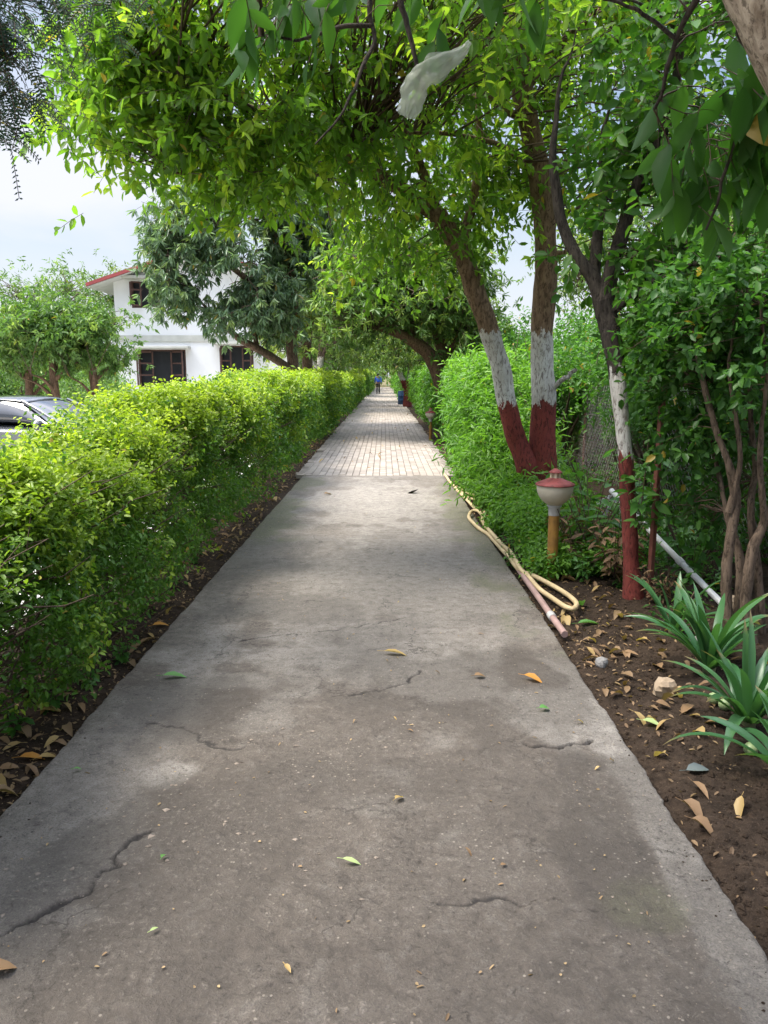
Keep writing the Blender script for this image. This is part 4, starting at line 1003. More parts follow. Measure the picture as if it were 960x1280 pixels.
# beyond the fence
sb = make_shrub('bank_shrub', 'wild green shrub on the bank beyond the wire fence', M['leafB'], 491, .9, 1.7, 300, .085, .038, group='shrubs on the bank beyond the fence', loc=(3.9, 7.2, .15), young=.45)
for x, y, s, rz in [(4.4, 8.8, 1.1, 1), (3.9, 10.4, 1.0, 2), (4.8, 12, 1.2, 3), (3.5, 12.6, .9, 4), (5.6, 7.4, 1.1, 5), (4.3, 5.8, 1.0, .6), (3.2, 14.5, 1.1, 2.2), (4.2, 16.5, 1.3, 3.3), (6.2, 10.2, 1.3, 1.7), (3.1, 18.5, 1.2, 4.5), (3.0, 8.6, .7, 2.6), (3.3, 6.2, .8, 3.9), (2.7, 11.8, .9, 5.1), (7.2, 13.5, 1.5, .2), (3.3, 22, 1.5, 1), (3.4, 27, 1.6, 3), (3.3, 4.6, .75, 1.2), (3.5, 9.4, .9, 1.1), (3.45, 10.9, .95, 2.9), (3.5, 8.0, .85, 4.0), (3.6, 11.7, 1.0, .3), (4.6, 10.0, 1.2, 5.7), (3.5, 5.4, .8, 5.1), (5.2, 9.2, 1.2, 2.4)]:
    dup(sb, (x, y, float(bank_z(np.array([x]), np.array([y]))[0]) - .02), rz, s)
bt = make_tree('bank_tree', 'thin branched tree on the bank beyond the fence', M['barkA2'], M['far'], 501, 4.6, 1.7, 300, .12, .05, .3, 'trees on the bank beyond the fence', (7.0, 15.5, .9), .09, .3, .3)
for x, y, s, rz in [(7.4, 17, 1.2, 1), (6.6, 22, 1.2, 2.2), (9.5, 14, 1.1, 4.4), (8.2, 9.5, .9, 5), (6.8, 6.8, .8, 2)]:
    dup(bt, (x, y, float(bank_z(np.array([x]), np.array([y]))[0]) - .02), rz, s)
# dry grass on the bank
n = 5200; gx = 3.3 + 6 * RNG.random(n) ** 1.3; gy = 3 + 17 * RNG.random(n); gz = bank_z(gx, gy)
D = unit(RNG.normal(size=(n, 3)) * .35 + np.array([0, 0, 1.])); nr = unit(np.cross(D, RNG.normal(size=(n, 3))))
tag(build('bank_grass', [leafmesh(np.stack([gx, gy, gz], -1), D, nr, .28 + .3 * RNG.random(n), .012, 1, .2, .3)], M['drygrass']), kind='stuff')
rk = mat_plain('weathered_rock', (.42, .33, .26), .9, .2, 3, .6)
def stone(name, label, c, r, seed, mat, group=None, cat='stone', sq=.6):
    a = np.linspace(0, math.pi, 9)[1:-1]; b_ = np.arange(12) * 6.2832 / 12
    V = [[0, 0, 1]] + [[math.sin(i) * math.cos(j), math.sin(i) * math.sin(j), math.cos(i)] for i in a for j in b_] + [[0, 0, -1]]
    V = np.array(V); k = 1 + .55 * (noise3(V * 1.3 + seed * 3.1, seed) - .5) + .25 * (noise3(V * 3.1 + seed, seed + 1) - .5)
    V = V * k[:, None] * np.array(r) 
    Fc = [[0, 1 + j, 1 + (j + 1) % 12] for j in range(12)] + [[1 + i * 12 + j, 1 + (i + 1) * 12 + j, 1 + (i + 1) * 12 + (j + 1) % 12, 1 + i * 12 + (j + 1) % 12] for i in range(6) for j in range(12)] + [[1 + 72 + j, 85, 1 + 72 + (j + 1) % 12] for j in range(12)]
    o = build(name, [(V, Fc)], mat, None, smooth=False); o.location = c
    return tag(o, label, cat, group)
for x, y, r in ((5.0, 6.6, .42), (6.2, 8.4, .5), (4.2, 4.9, .36), (5.6, 5.4, .45)):
    stone('boulder', 'pinkish boulder lying among the weeds on the bank', (x, y, float(bank_z(np.array([x]), np.array([y]))[0]) + r * .25), (r, r * .8, r * .75), int(x * 10), rk, 'boulders on the bank', 'boulder')
# ------------------------------------------------------------------ lamps
M['capred'] = mat_plain('faded_red_paint', (.33, .075, .07), .6, .3, 18, .3)
M['globe'] = mat_plain('dusty_globe', (.58, .52, .41), .45, .16, 5, .08, spec=.5)
M['ochre'] = mat_plain('ochre_paint', (.33, .17, .03), .6, .3, 9, .25, col2=(.15, .075, .02))
M['collar'] = mat_plain('grey_collar', (.45, .44, .42), .6, .15, 12)
M['lantern'] = mat_plain('cream_lantern', (.62, .52, .36), .5, .1, 10)
M['rust'] = mat_plain('rusty_red_iron', (.24, .085, .062), .7, .3, 9, .3)
M['pvc'] = mat_plain('white_pipe_plastic', (.66, .66, .66), .45, .12, 5)
M['pink'] = mat_plain('faded_pink_pipe', (.36, .235, .21), .6, .2, 6, .1)
M['hose'] = mat_plain('cream_hose', (.56, .43, .24), .5, .15, 6, .05)
bL = np.array([1.27, 5.66, -.04])
lamp = thing('garden_lamp', 'squat garden lamp with red cap and dusty globe on an ochre post beside the hose', 'lamp', bL, rad(20), 'garden lamps')
MB().lathe([(.032, 0), (.044, .005), (.040, .06), (.040, .48), (.038, .525)], 20).build('post', M['ochre'], lamp, smooth=True)
MB().lathe([(.040, .515), (.043, .525), (.042, .57), (.055, .585), (.055, .594), (.02, .597)], 20).build('collar', M['collar'], lamp, smooth=True)
a = np.linspace(-1.25, 0, 12)
gl = [(.045, .590)] + [(.135 * math.cos(q), .735 + .148 * math.sin(q)) for q in a[1:]] + [(.136, .748)]
MB().lathe(gl, 32).build('globe', M['globe'], lamp, smooth=True)
MB().lathe([(.130, .742), (.144, .744), (.144, .752), (.115, .768), (.07, .785), (.047, .797), (.0, .80)], 32).build('cap', M['capred'], lamp, smooth=True)
m = MB()
for q in range(6): m.box((.036 * math.cos(q * 1.047), .036 * math.sin(q * 1.047), .815), (.008, .018, .045), q * 1.047)
m.lathe([(.028, .793), (.028, .838)], 14)
m.build('lantern', M['lantern'], lamp)
MB().lathe([(.02, .834), (.052, .836), (.05, .842), (.026, .858), (.008, .868), (0, .87)], 20).build('finial', M['capred'], lamp, smooth=True)
dup(lamp, (1.10, 18.3, -.04), 1.0, .92, 'small distant garden lamp with red cap beside the paved path')

# red iron stake, pipes and hose
bS = np.array([1.83, 5.1, -.05])
MBs = MB(); MBs.box((0, 0, .86), (.028, .004, 1.75)); MBs.box((-.014, .015, .86), (.004, .030, 1.75))
for q in range(8): MBs.box((.0, -.004, .2 + q * .2), (.01, .003, .01))
o = MBs.build('iron_stake', M['rust']); o.location = bS; o.rotation_euler = (rad(1), rad(-.6), rad(25)); tag(o, 'thin rusty red iron stake standing upright beside the slim painted tree', 'stake')
pa_, pb_ = P(764, 613, 5.95), P(962, 812, 4.4)
pw_ = pa_ + (pb_ - pa_) * np.linspace(0, 1.25, 24)[:, None]; pw_[:, 2] = np.maximum(pw_[:, 2], .012) - .012 * np.sin(np.linspace(0, 3.14, 24))
o = thing('white_pipe', 'long white plastic pipe slanting through the bed behind the slim painted tree', 'pipe', pw_[12])
MB().tube(pw_, .021, 12).build('pipe', M['pvc'], o, pw_[12], True)
c_ = pw_[9]; MB().tube([pw_[9], pw_[9] + (pw_[10] - pw_[9]) * .5], .026, 12).build('coupling', M['pvc'], o, pw_[12], True)
pk = [Gd(640, 700, .02), Gd(652, 717, .02), Gd(672, 745, .02), Gd(688, 768, .015), Gd(706, 793, .0)]
o = thing('pink_pipe', 'faded pink pipe lying along the concrete path edge beside the hose', 'pipe', pk[2])
MB().tube(smooth_line(pk, 16), .021, 10).build('pipe', M['pink'], o, pk[2], True); MB().tube([pk[3], pk[3] + (pk[4] - pk[3]) * .2], .026, 10).build('coupling', M['collar'], o, pk[2], True)
hp = [(555, 593), (562, 602), (572, 613), (584, 626), (598, 640), (606, 650), (598, 640), (590, 640), (586, 648), (595, 658), (609, 667), (618, 676), (627, 687), (636, 697), (644, 708), (652, 716), (664, 720), (682, 728), (700, 737), (714, 747), (721, 756), (716, 762), (705, 758), (689, 746), (673, 735), (661, 723), (650, 712), (645, 702), (638, 691), (625, 679), (612, 664), (603, 652), (606, 640)]
hz = [.02] * len(hp); hz[6] = .055; hz[7] = .04
for q in range(26, 33): hz[q] = .045
HL = smooth_line([Gd(*p, z) for p, z in zip(hp, hz)], 220)
HL[:, 2] = np.maximum(HL[:, 2], np.where(HL[:, 0] < 1.0, .022, 0)) + (noise2(np.arange(220) * .12, np.zeros(220), 3) - .3) * .015
o = MB().tube(HL, .0175, 10).build('garden_hose', M['hose'], smooth=True); tag(o, 'cream garden hose lying in a long loop between path edge and lamp', 'hose')
h2p = smooth_line([Gd(572, 608, .03), Gd(586, 617, .05), Gd(602, 621, .06), Gd(600, 626, .03), Gd(584, 621, .02), Gd(576, 612, .05), Gd(585, 610, .03)], 60)
o = MB().tube(h2p, .015, 8).build('hose_coil', M['hose'], smooth=True); tag(o, 'short tangled end of cream hose half hidden under the feathery bush', 'hose')

# wire fence
bW = np.array([2.95, 8, 0]); fz = .12
fe = thing('wire_fence', 'sagging chain link wire fence behind the soil bed', 'fence', bW)
wl = []
Y0, Y1, Hh = 3.4, 14.2, 1.25; pit = .085
kk = np.arange(-int(Hh / pit), int((Y1 - Y0) / pit))
for s in (1, -1):
    for q in kk:
        ya = Y0 + q * pit; yb = ya + Hh; za, zb_ = 0., Hh
        if ya < Y0: za = Y0 - ya; ya = Y0
        if yb > Y1: zb_ = Hh - (yb - Y1); yb = Y1
        if zb_ - za < .02: continue
        t = np.linspace(0, 1, 9); yy = ya + (yb - ya) * t; zz = za + (zb_ - za) * t
        if s < 0: yy = Y0 + Y1 - yy
        wl.append(np.stack([np.full(9, 2.95) + .06 * (noise2(yy * .8, zz * 1.2, 9) - .5) + .003 * s, yy, fz + zz + .05 * (noise2(yy * .5, zz * 0, 4) - .5)], -1))
v, f = tubes(np.array(wl), np.full((len(wl), 9), .0022), 4)
M['wire'] = mat_plain('dull_wire', (.30, .29, .28), .5, .2, 9, metal=.6)
build('wire_mesh', [(v, f)], M['wire'], fe, bW)
for q in range(5):
    MB().tube([(2.98, 3.5 + q * 2.65, .0), (2.99, 3.5 + q * 2.65, 1.5)], .024, 8).build('post', M['rust'], fe, bW, True)

# ------------------------------------------------------------------ bed plants
def ribbons(PL, WD, nrm, fold=.18, young=None):
    N_, m, _ = PL.shape
    T = np.empty_like(PL); T[:, 1:-1] = PL[:, 2:] - PL[:, :-2]; T[:, 0] = PL[:, 1] - PL[:, 0]; T[:, -1] = PL[:, -1] - PL[:, -2]; T = unit(T)
    S_ = unit(np.cross(T, nrm[:, None] * np.ones_like(T))); Nn = np.cross(S_, T)
    V = np.stack([PL - S_ * WD[..., None] * .5 + Nn * (WD * fold)[..., None], PL, PL + S_ * WD[..., None] * .5 + Nn * (WD * fold)[..., None]], 2)
    i = (np.arange(m - 1)[:, None] * 3 + np.arange(2)[None]).ravel()
    fc = np.stack([i, i + 1, i + 4, i + 3], -1); Fq = (fc[None] + (np.arange(N_) * m * 3)[:, None, None]).reshape(-1, 4)
    return (V.reshape(-1, 3), Fq, 0, {'rnd': np.repeat(RNG.random(N_) * .97, m * 3), 'young': np.tile(np.repeat(np.interp(np.linspace(0, 1, m), [0, .84, .95, 1], [0, 0, .9, 1]), 3), N_) * np.repeat(RNG.random(N_) < .5, m * 3)})

M['bulb'] = mat_plain('leaf_base', (.16, .17, .08), .7, .2, 20)
def lily(name, label, c, n, L, seed, lean=(0, 0)):
    r = np.random.default_rng(seed); c = np.asarray(c, float)
    PL = []; WD = []; NR = []
    t = np.linspace(0, 1, 14)
    for q in range(n):
        a = q * 2.39 + r.normal() * .25; el = rad(r.uniform(38, 84)); l = L * r.uniform(.7, 1.15); bend = r.uniform(.5, 1.5) * (1.3 - el / 1.6)
        h = np.array([math.cos(a), math.sin(a), 0]) + np.array([lean[0], lean[1], 0]) * .5
        h = h / np.linalg.norm(h)
        ang = el - bend * 1.6 * t ** 1.5
        st_ = l / 13 * np.stack([np.cos(ang), np.sin(ang)], -1)
        pc = np.cumsum(st_, 0) - st_[0]
        PL.append(c + h * (.02 + pc[:, 0:1]) + np.array([0, 0, 1.]) * pc[:, 1:2] + np.cross(h, [0, 0, 1.]) * (t[:, None] ** 2 * r.normal() * .05))
        PL[-1][:, 2] = np.maximum(PL[-1][:, 2], .02)
        WD.append(.046 * r.uniform(.8, 1.15) * np.interp(t, [0, .2, .6, .85, 1], [.75, .95, 1, .6, .02])); NR.append(np.array([0, 0, 1.]) - h * .6 + r.normal(size=3) * .25)
    t_ = thing(name, label, 'plant', c, 0, 'strap leaved plants in the bed')
    build('foliage', [ribbons(np.array(PL), np.array(WD), np.array(NR))], M['lily'], t_, c)
    MB().lathe([(0, -.03), (.03, -.02), (.034, .02), (.022, .07), (.0, .08)], 10, c).build('bulb', M['bulb'], t_, c, True)
lily('strap_lily', 'tall strap leaved plant growing in front of the white pipe', Gd(886, 838), 34, .53, 3, (-.5, -.1))
lily('strap_lily', 'nearer strap leaved plant arching over the green fruit', Gd(935, 905), 30, .47, 5, (-.4, -.3))
lily('strap_lily', 'strap leaved plant cut by the frame edge lowest in the bed', Gd(985, 975), 16, .44, 7, (-.3, -.2))
lily('strap_lily', 'small strap leaved plant with long arching blades beside the slim tree', Gd(842, 790), 11, .5, 9, (-.6, -.2))

def make_weed(name, label, mat, seed, n=10, h=.3, LL=.09, LW=.04, group=None, lod=1, k=6):
    t = thing(name, label, 'plant', (0, 0, 0), 0, group)
    a = RNG.random(n) * 6.28; O = np.zeros((n, 3)); D = np.stack([np.cos(a) * .55, np.sin(a) * .55, .8 + .5 * RNG.random(n)], -1)
    SL = h * (.6 + .6 * RNG.random(n))
    p, d, nr = shoots(O, D, SL, k, .7, .15, False, .15, .4); sz = .6 + .6 * RNG.random(n * k)
    build('foliage', [leafmesh(p, d, nr, LL * sz, LW * sz, lod)], mat, t)
    E = unit(D) * SL[:, None]; v, f = tubes(np.stack([O, E * .5 + [0, 0, .01], E], 1), np.full((n, 3), .003), 4); build('stem', [(v, f)], M['stem'], t)
    return t
wd_ = make_weed('weed', 'low leafy weed growing in the soil beside the path', M['weed'], 3, 9, .2, .05, .026, 'weeds along the path edges')
wd_.location = (*Gd(640, 690)[:2], -.03)
for px, py, s in [(725, 690, 1.0), (750, 715, .9), (775, 730, .8), (715, 655, 1.3), (735, 665, 1.3), (775, 690, 1.2), (830, 740, 1.2), (850, 770, 1.0), (870, 800, .8), (640, 705, .8), (20, 905, 1.2), (60, 880, 1.0), (112, 850, .8), (150, 820, .9), (180, 760, .9), (30, 860, 1.3), (240, 700, 1.0), (205, 730, .9), (690, 640, 1.5), (760, 660, 1.5), (800, 690, 1.6), (840, 700, 1.6), (870, 730, 1.4), (780, 650, 1.6), (880, 700, 1.8), (900, 740, 1.5)]:
    g_ = Gd(px, py); dup(wd_, (g_[0], g_[1], -.04), random.random() * 6, s)
sp = make_weed('broad_leaf_sapling', 'bright broad leaved sapling beside the lamp under the twin tree', M['weed'], 5, 11, .75, .15, .065, None, 0, 6)
sp.location = (1.62, 5.9, .12)
dup(sp, (1.68, 4.98, .50), 2.0, .8, 'leafy climber wrapped around the slim painted trunk')
dup(sp, (1.95, 6.6, .0), 4.0, 1.2, 'taller broad leaved sapling behind the lamp near the white pipe')
dup(sp, (2.3, 5.6, .0), 1.0, 1.25, 'broad leaved sapling between the iron stake and the shrub tree')
dup(sp, (1.5, 5.55, -.03), 5.0, .42, 'small broad leaved seedling at the foot of the lamp')
dw = make_weed('dead_weed', 'withered brown plant hanging by the lamp post', M['dry'], 7, 16, .5, .10, .03, 'withered plants by the lamp', 1, 7)
dw.location = (1.5, 5.75, .05)
dup(dw, (1.68, 5.45, .05), 2, 1.0); dup(dw, (1.6, 6.1, .05), 4, 1.1); dup(dw, (1.85, 5.0, -.02), 1, .6)
lily('strap_seedling', 'dark strap leaved plant growing under the hedge beside the path', Gd(100, 815), 9, .42, 12)
bpy.data.objects['strap_seedling']['group'] = ''
del bpy.data.objects['strap_seedling']['group']
# ground ivy hiding the soil under the trees, one low mat
n = 2600; gy = 4.6 + 9 * RNG.random(n); gx = 1.55 + 1.9 * RNG.random(n); k_ = (noise2(gx * 1.6, gy * 1.3, 77) > .42) & (gx > 1.45 + .25 * (gy < 5.6)); pl_ = np.interp(gy, [4.0, 4.7, 5.6, 6.0], [2.3, 2.05, 1.9, 1.75]); k_ &= ~((gy < 6.1) & (gx < pl_ + .25)) | (RNG.random(n) < .12)
gx = gx[k_]; gy = gy[k_]; n = len(gx)
O = np.stack([gx, gy, soil_z(gx, gy) + .01], -1)
p, d, nr = shoots(O, RNG.normal(size=(n, 3)) * .5 + [0, 0, 1.], .16 + .22 * RNG.random(n), 6, .7, .2)
tag(build('undergrowth', [leafmesh(p, d, nr, .05 * (.6 + .7 * RNG.random(len(p))), .026, 2)], M['leafC']), kind='stuff')

# ------------------------------------------------------------------ litter, fallen leaves, fruit and stones
n = 9000
sd1 = RNG.random(n) < .55
ly = 1.2 * (22 / 1.2) ** RNG.random(n)
lx = np.where(sd1, 1.03 + np.abs(RNG.normal(size=n)) * .55, -1.34 - np.abs(RNG.normal(size=n)) * .35)
lx = np.clip(lx, -2.4, 3.2); ok_ = (~sd1) | (RNG.random(n) < np.clip((ly - 2.2) / 2.2, .12, 1)); lx = lx[ok_]; ly = ly[ok_]; n = len(lx)
O = np.stack([lx, ly, soil_z(lx, ly) + .012], -1); D = unit(RNG.normal(size=(n, 3)) * [1, 1, .12]); nr = unit(RNG.normal(size=(n, 3)) * .35 + [0, 0, 1.])
sz = .010 + .03 * RNG.random(n) ** 2
tag(build('leaf_litter', [leafmesh(O, D, nr, sz * np.maximum(ly / 6, 1) ** .6, sz * .45 * np.maximum(ly / 6, 1) ** .6, 1, .3, .3, .5 * RNG.random(n) ** 2)], M['dry']), kind='stuff')
n = 3600; py_ = 1.0 * (11 / 1.0) ** RNG.random(n); px_ = -1.25 + 2.2 * RNG.random(n)
kk = (fbm2(px_ * 1.6, py_ * 1.1, 3, 81) + .25 * (np.abs(px_ + .15) > .8)) > .53; px_ = px_[kk]; py_ = py_[kk]; n = len(px_)
q8 = np.array([[1, 0, 0], [0, 1, 0], [-1, 0, 0], [0, -1, 0], [0, 0, .8], [0, 0, -.8]]); f8 = np.array([[0, 1, 4], [1, 2, 4], [2, 3, 4], [3, 0, 4], [1, 0, 5], [2, 1, 5], [3, 2, 5], [0, 3, 5]])
r_ = (.0016 + (.0042 + .004 * ((px_ < .1) & (py_ < 3.2))) * RNG.random(n) ** 3)[:, None, None] * (1 + .4 * RNG.normal(size=(n, 6, 1)))
Vq = np.stack([px_, py_, path_z(px_, py_) + .002], -1)[:, None] + q8 * np.array([1, 1, .55]) * r_
tag(build('gravel', [(Vq.reshape(-1, 3), (f8[None] + (np.arange(n) * 6)[:, None, None]).reshape(-1, 3))], mat_plain('grit', (.27, .22, .175), .9, .3, 20), smooth=False), kind='stuff')
n = 260; py_ = 1.1 * (10 / 1.1) ** RNG.random(n); px_ = -1.2 + 2.15 * RNG.random(n)
tag(build('bark_debris', [leafmesh(np.stack([px_, py_, path_z(px_, py_) + .006], -1), unit(RNG.normal(size=(n, 3)) * [1, 1, .05]), unit(RNG.normal(size=(n, 3)) * .3 + [0, 0, 1.]), .006 + .022 * RNG.random(n) ** 2, .005 + .004 * RNG.random(n), 1, .3, .3, RNG.random(n))], M['dry']), kind='stuff')

# crumbs of soil on the beds
n = 9000; cy_ = 1.2 * (10 / 1.2) ** RNG.random(n); s_ = RNG.random(n) < .72
cx_ = np.where(s_, 1.03 + 1.6 * RNG.random(n) ** 1.2, -1.36 - .8 * RNG.random(n))
r_ = (.004 + .013 * RNG.random(n) ** 3)[:, None, None] * (1 + .3 * RNG.normal(size=(n, 6, 1)))
cz_ = soil_z(cx_, cy_) + .002; ed_ = RNG.random(n) < .03
cx_ = np.where(ed_, np.where(s_, .99 - np.abs(RNG.normal(size=n)) * .05, -1.29 + np.abs(RNG.normal(size=n)) * .06), cx_); cz_ = np.where(ed_, np.where(cy_ < 11.5, path_z(cx_, cy_), 0) + .001, cz_); r_ = r_ * np.where(ed_, .3, 1)[:, None, None]
Vq = np.stack([cx_, cy_, cz_], -1)[:, None] + q8 * r_
tag(build('soil_crumbs', [(Vq.reshape(-1, 3), (f8[None] + (np.arange(n) * 6)[:, None, None]).reshape(-1, 3))], M['soil'], smooth=False), kind='stuff')

M['lorange'] = mat_leaf('orange_dead_leaf', (.40, .18, .03), (.46, .22, .045), trans=.25, rough=.5)
M['lyellow'] = mat_leaf('yellow_dead_leaf', (.34, .23, .09), (.42, .3, .13), trans=.25, rough=.5)
M['lgreen'] = mat_leaf('fallen_green_leaf', (.10, .24, .06), (.12, .28, .08), trans=.25)
M['lpale'] = mat_leaf('pale_green_leaf', (.32, .40, .16), (.36, .44, .2), trans=.25)
M['lbrown'] = mat_leaf('brown_dead_leaf', (.15, .09, .045), (.25, .155, .08), trans=.15, rough=.6)
M['lgrey'] = mat_leaf('grey_dead_leaf', (.12, .145, .14), (.15, .17, .165), trans=.1, rough=.6)
M['lblack'] = mat_leaf('black_dead_leaf', (.025, .02, .018), (.035, .03, .026), trans=.05, rough=.6)
def fleaf(label, px, py, L, W, ang, mat, name='fallen_leaf', zoff=.006, curl=.25, fold=.5, group=None, tilt=.12, w=None):
    c = Gd(px, py) if w is None else np.array(w, float); x, y = c[0], c[1]
    z = float((path_z if -1.32 < x < 1.0 and y < 11.6 else soil_z)(np.array([x]), np.array([y]))[0]) + zoff
    dirn = np.array([math.cos(ang), math.sin(ang), random.uniform(-tilt, tilt)])
    lm = leafmesh(np.array([-dirn * L * .5 + [0, 0, .006 + curl * L * .4]]), unit(dirn[None]), unit(np.array([[random.uniform(-.2, .2), random.uniform(-.2, .2), 1.]])), L, W, 0, fold, curl, np.array([random.random() * .5]))
    stv, stf = tubes((np.array([[-.30, 0, 0], [-.15, 0, 0], [0, 0, 0]]) * L)[None], np.full((1, 3), .0012), 4)
    ca, sa = math.cos(ang), math.sin(ang); stv = stv @ np.array([[ca, sa, 0], [-sa, ca, 0], [0, 0, 1]]) + (-dirn * L * .5 + [0, 0, .006 + curl * L * .4])
    o = build(name, [lm, (stv, stf, 0, None)], mat); o.location = (x, y, z)
    return tag(o, label, 'leaf', group)
fleaf('orange leaf lying on the concrete near the bed edge', 667, 853, .10, .05, -.5, M['lorange'])
fleaf('smooth green leaf lying flat on the concrete near the hedge', 219, 848, .115, .042, .15, M['lgreen'])
fleaf('dull yellow leaf lying on the concrete in the middle of the path', 495, 820, .13, .045, -.1, M['lyellow'])
fleaf('small bright green leaf on the concrete below the orange leaf', 681, 889, .055, .035, .3, M['lgreen'])
fleaf('small tan curled leaf on the rough middle of the concrete', 499, 1001, .045, .026, .9, M['lyellow'])
fleaf('brown curled leaf on the concrete beside the orange leaf', 600, 849, .06, .04, .2, M['lbrown'])
fleaf('tiny green sprig on the dark concrete', 205, 1075, .03, .018, 1.4, M['lgreen'])
fleaf('pale shred of leaf on the lower middle of the concrete', 440, 1081, .06, .018, -.2, M['lpale'])
fleaf('tiny pale green leaf shred low on the concrete near the long crack', 193, 1167, .025, .010, .8, M['lpale'])
fleaf('rust brown leaf at the frame edge below the long crack', 4, 1216, .07, .05, .6, M['lbrown'])
fleaf('small tan leaf scrap low on the concrete', 360, 1218, .03, .014, -.9, M['lyellow'])
fleaf('black crumpled leaf near the pavers', 516, 617, .17, .11, .1, M['lblack'], curl=-.3)
fleaf('small green leaf with a stalk on the smooth concrete by the hedge', 97, 964, .03, .018, .2, M['lgreen'])
fleaf('orange brown scrap on the worn end of the concrete', 410, 619, .11, .07, .7, M['lbrown'])
fleaf('pale green leaf with spots on the dark soil', 815, 903, .085, .045, -.6, M['lpale'])
fleaf('grey leaf lying on the dark soil below the pale one', 873, 960, .095, .055, .1, M['lgrey'], curl=.1)
fleaf('green leaf fallen beside the hose loop', 737, 773, .15, .06, .2, M['lgreen'])
fleaf('upright green leaf standing behind the hose loop', 727, 752, .12, .05, 1.4, M['lgreen'], tilt=.8)
fleaf('large curled dry leaf at the slab edge low in the bed', 868, 1010, .10, .06, -1.0, M['lbrown'], curl=.5, fold=.9)
fleaf('second curled dry leaf touching the slab edge', 882, 1030, .09, .05, -.7, M['lbrown'], curl=.6, fold=.9)
fleaf('yellow leaf on the soil below the hedge, nearest the path', 40, 936, .10, .045, .2, M['lorange'])
fleaf('pale pink brown leaf on the soil under the hedge', 66, 885, .10, .06, .3, M['lyellow'])
fleaf('orange brown leaf upright under the hedge', 70, 845, .10, .07, 1.2, M['lorange'], tilt=.5)
fleaf('tan leaf under the hedge beside the dark stem', 110, 845, .09, .04, .6, M['lbrown'])
fleaf('yellow leaf under the hedge at the turn of the slab', 201, 776, .10, .045, .5, M['lorange'])
protos = []
for q in range(7):
    mt = (M['lbrown'], M['lyellow'], M['lbrown'], M['dry'], M['lyellow'], M['lbrown'], M['dry'])[q]
    protos.append(fleaf('dry brown leaf lying on the soil bed beside the fence side of the path', 0, 0, .065 + .02 * (q % 3), .035 + .008 * (q % 2), q * .9, mt, 'dead_leaf', curl=.25 + .12 * (q % 4), fold=.4 + .12 * (q % 4), group='dead leaves on the soil bed', w=(1.5, 4.5 + q * .2, 0), tilt=.4))
for q in range(270):
    if q < 165:
        y = 2.4 * (9 / 2.4) ** random.random(); x = 1.06 + abs(random.gauss(0, .38)); lab, grp = 'dry brown leaf lying on the soil bed beside the fence side of the path', 'dead leaves on the soil bed'
        if y < 3.2 and random.random() < .75: continue
    else:
        y = 2.4 * (11 / 2.4) ** random.random(); x = -1.36 - abs(random.gauss(0, .22)); lab, grp = 'dry brown leaf lying on the soil under the hedge', 'dead leaves under the hedge'
    pz = protos[q % 7].copy(); COL.objects.link(pz); pz.location = (x, y, float(soil_z(np.array([x]), np.array([y]))[0]) + .008)
    pz.rotation_euler = (random.uniform(-.3, .3), random.uniform(-.3, .3), random.random() * 6.28); s = random.uniform(.6, 1.25); pz.scale = (s, s, s); pz['label'] = lab; pz['group'] = grp
for q in range(26):
    y = 12 * (34 / 12) ** random.random(); x = random.uniform(-1.2, .95)
    pz = protos[q % 7].copy(); COL.objects.link(pz); pz.location = (x, y, .022); pz.rotation_euler = (0, 0, random.random() * 6.28); s = random.uniform(.7, 1.4); pz.scale = (s, s, s)
    pz['label'] = 'brown leaf scattered on the pale pavers'; pz['group'] = 'leaves on the pavers'
for q in range(22):
    y = 2.0 * (10.5 / 2.0) ** random.random(); x = random.uniform(-1.15, .9)
    pz = protos[q % 7].copy(); COL.objects.link(pz); pz.location = (x, y, float(path_z(np.array([x]), np.array([y]))[0]) + .005); pz.rotation_euler = (0, 0, random.random() * 6.28); s = random.uniform(.18, .4); pz.scale = (s, s, s)
    pz['label'] = 'tiny tan leaf scrap scattered on the concrete'; pz['group'] = 'leaf scraps on the concrete'
gf = mat_plain('green_fruit_skin', (.26, .34, .16), .4, .12, 14)
tn = mat_plain('tan_stone', (.33, .25, .17), .9, .15, 8, .5); gs = mat_plain('grey_stone', (.26, .25, .24), .9, .2, 8, .5)
stone('stone', 'pale tan stone jutting from the dark soil', (*Gd(831, 862)[:2], .005), (.055, .045, .06), 3, tn)
stone('stone', 'grey stone behind the tall strap leaved plant', (*Gd(878, 815)[:2], .03), (.08, .06, .07), 5, gs)
stone('stone', 'tan upright stone at the foot of the shrub tree', (*Gd(912, 775)[:2], .05), (.06, .05, .11), 8, tn)
stone('stone', 'small grey stone near the slab edge in the bed', (*Gd(752, 827)[:2], -.01), (.035, .03, .03), 9, gs)
stone('stone', 'dark rock under the upper end of the white pipe', (*P(770, 640, 7.2)[:2], .12), (.28, .25, .26), 12, gs)
for px, py, lab in ((892, 878, 'green fruit lying under the strap leaves'), (938, 942, 'green fruit lowest in the bed beside dry leaves'), (905, 886, 'smaller green fruit touching the other under the strap leaves')):
    c = Gd(px, py); V0 = MB().lathe([(0, -.026), (.016, -.022), (.027, -.008), (.028, .006), (.02, .02), (.007, .027), (0, .028)], 16)
    o = thing('green_fruit', lab, 'fruit', (c[0], c[1], .02), random.random() * 6, 'green fruit on the soil'); o.rotation_euler = (1.2, .3, random.random() * 6)
    V0.build('flesh', gf, o, smooth=True); MB().tube([(0, 0, .026), (.002, 0, .036)], .003, 6).build('stalk', M['stem'], o)

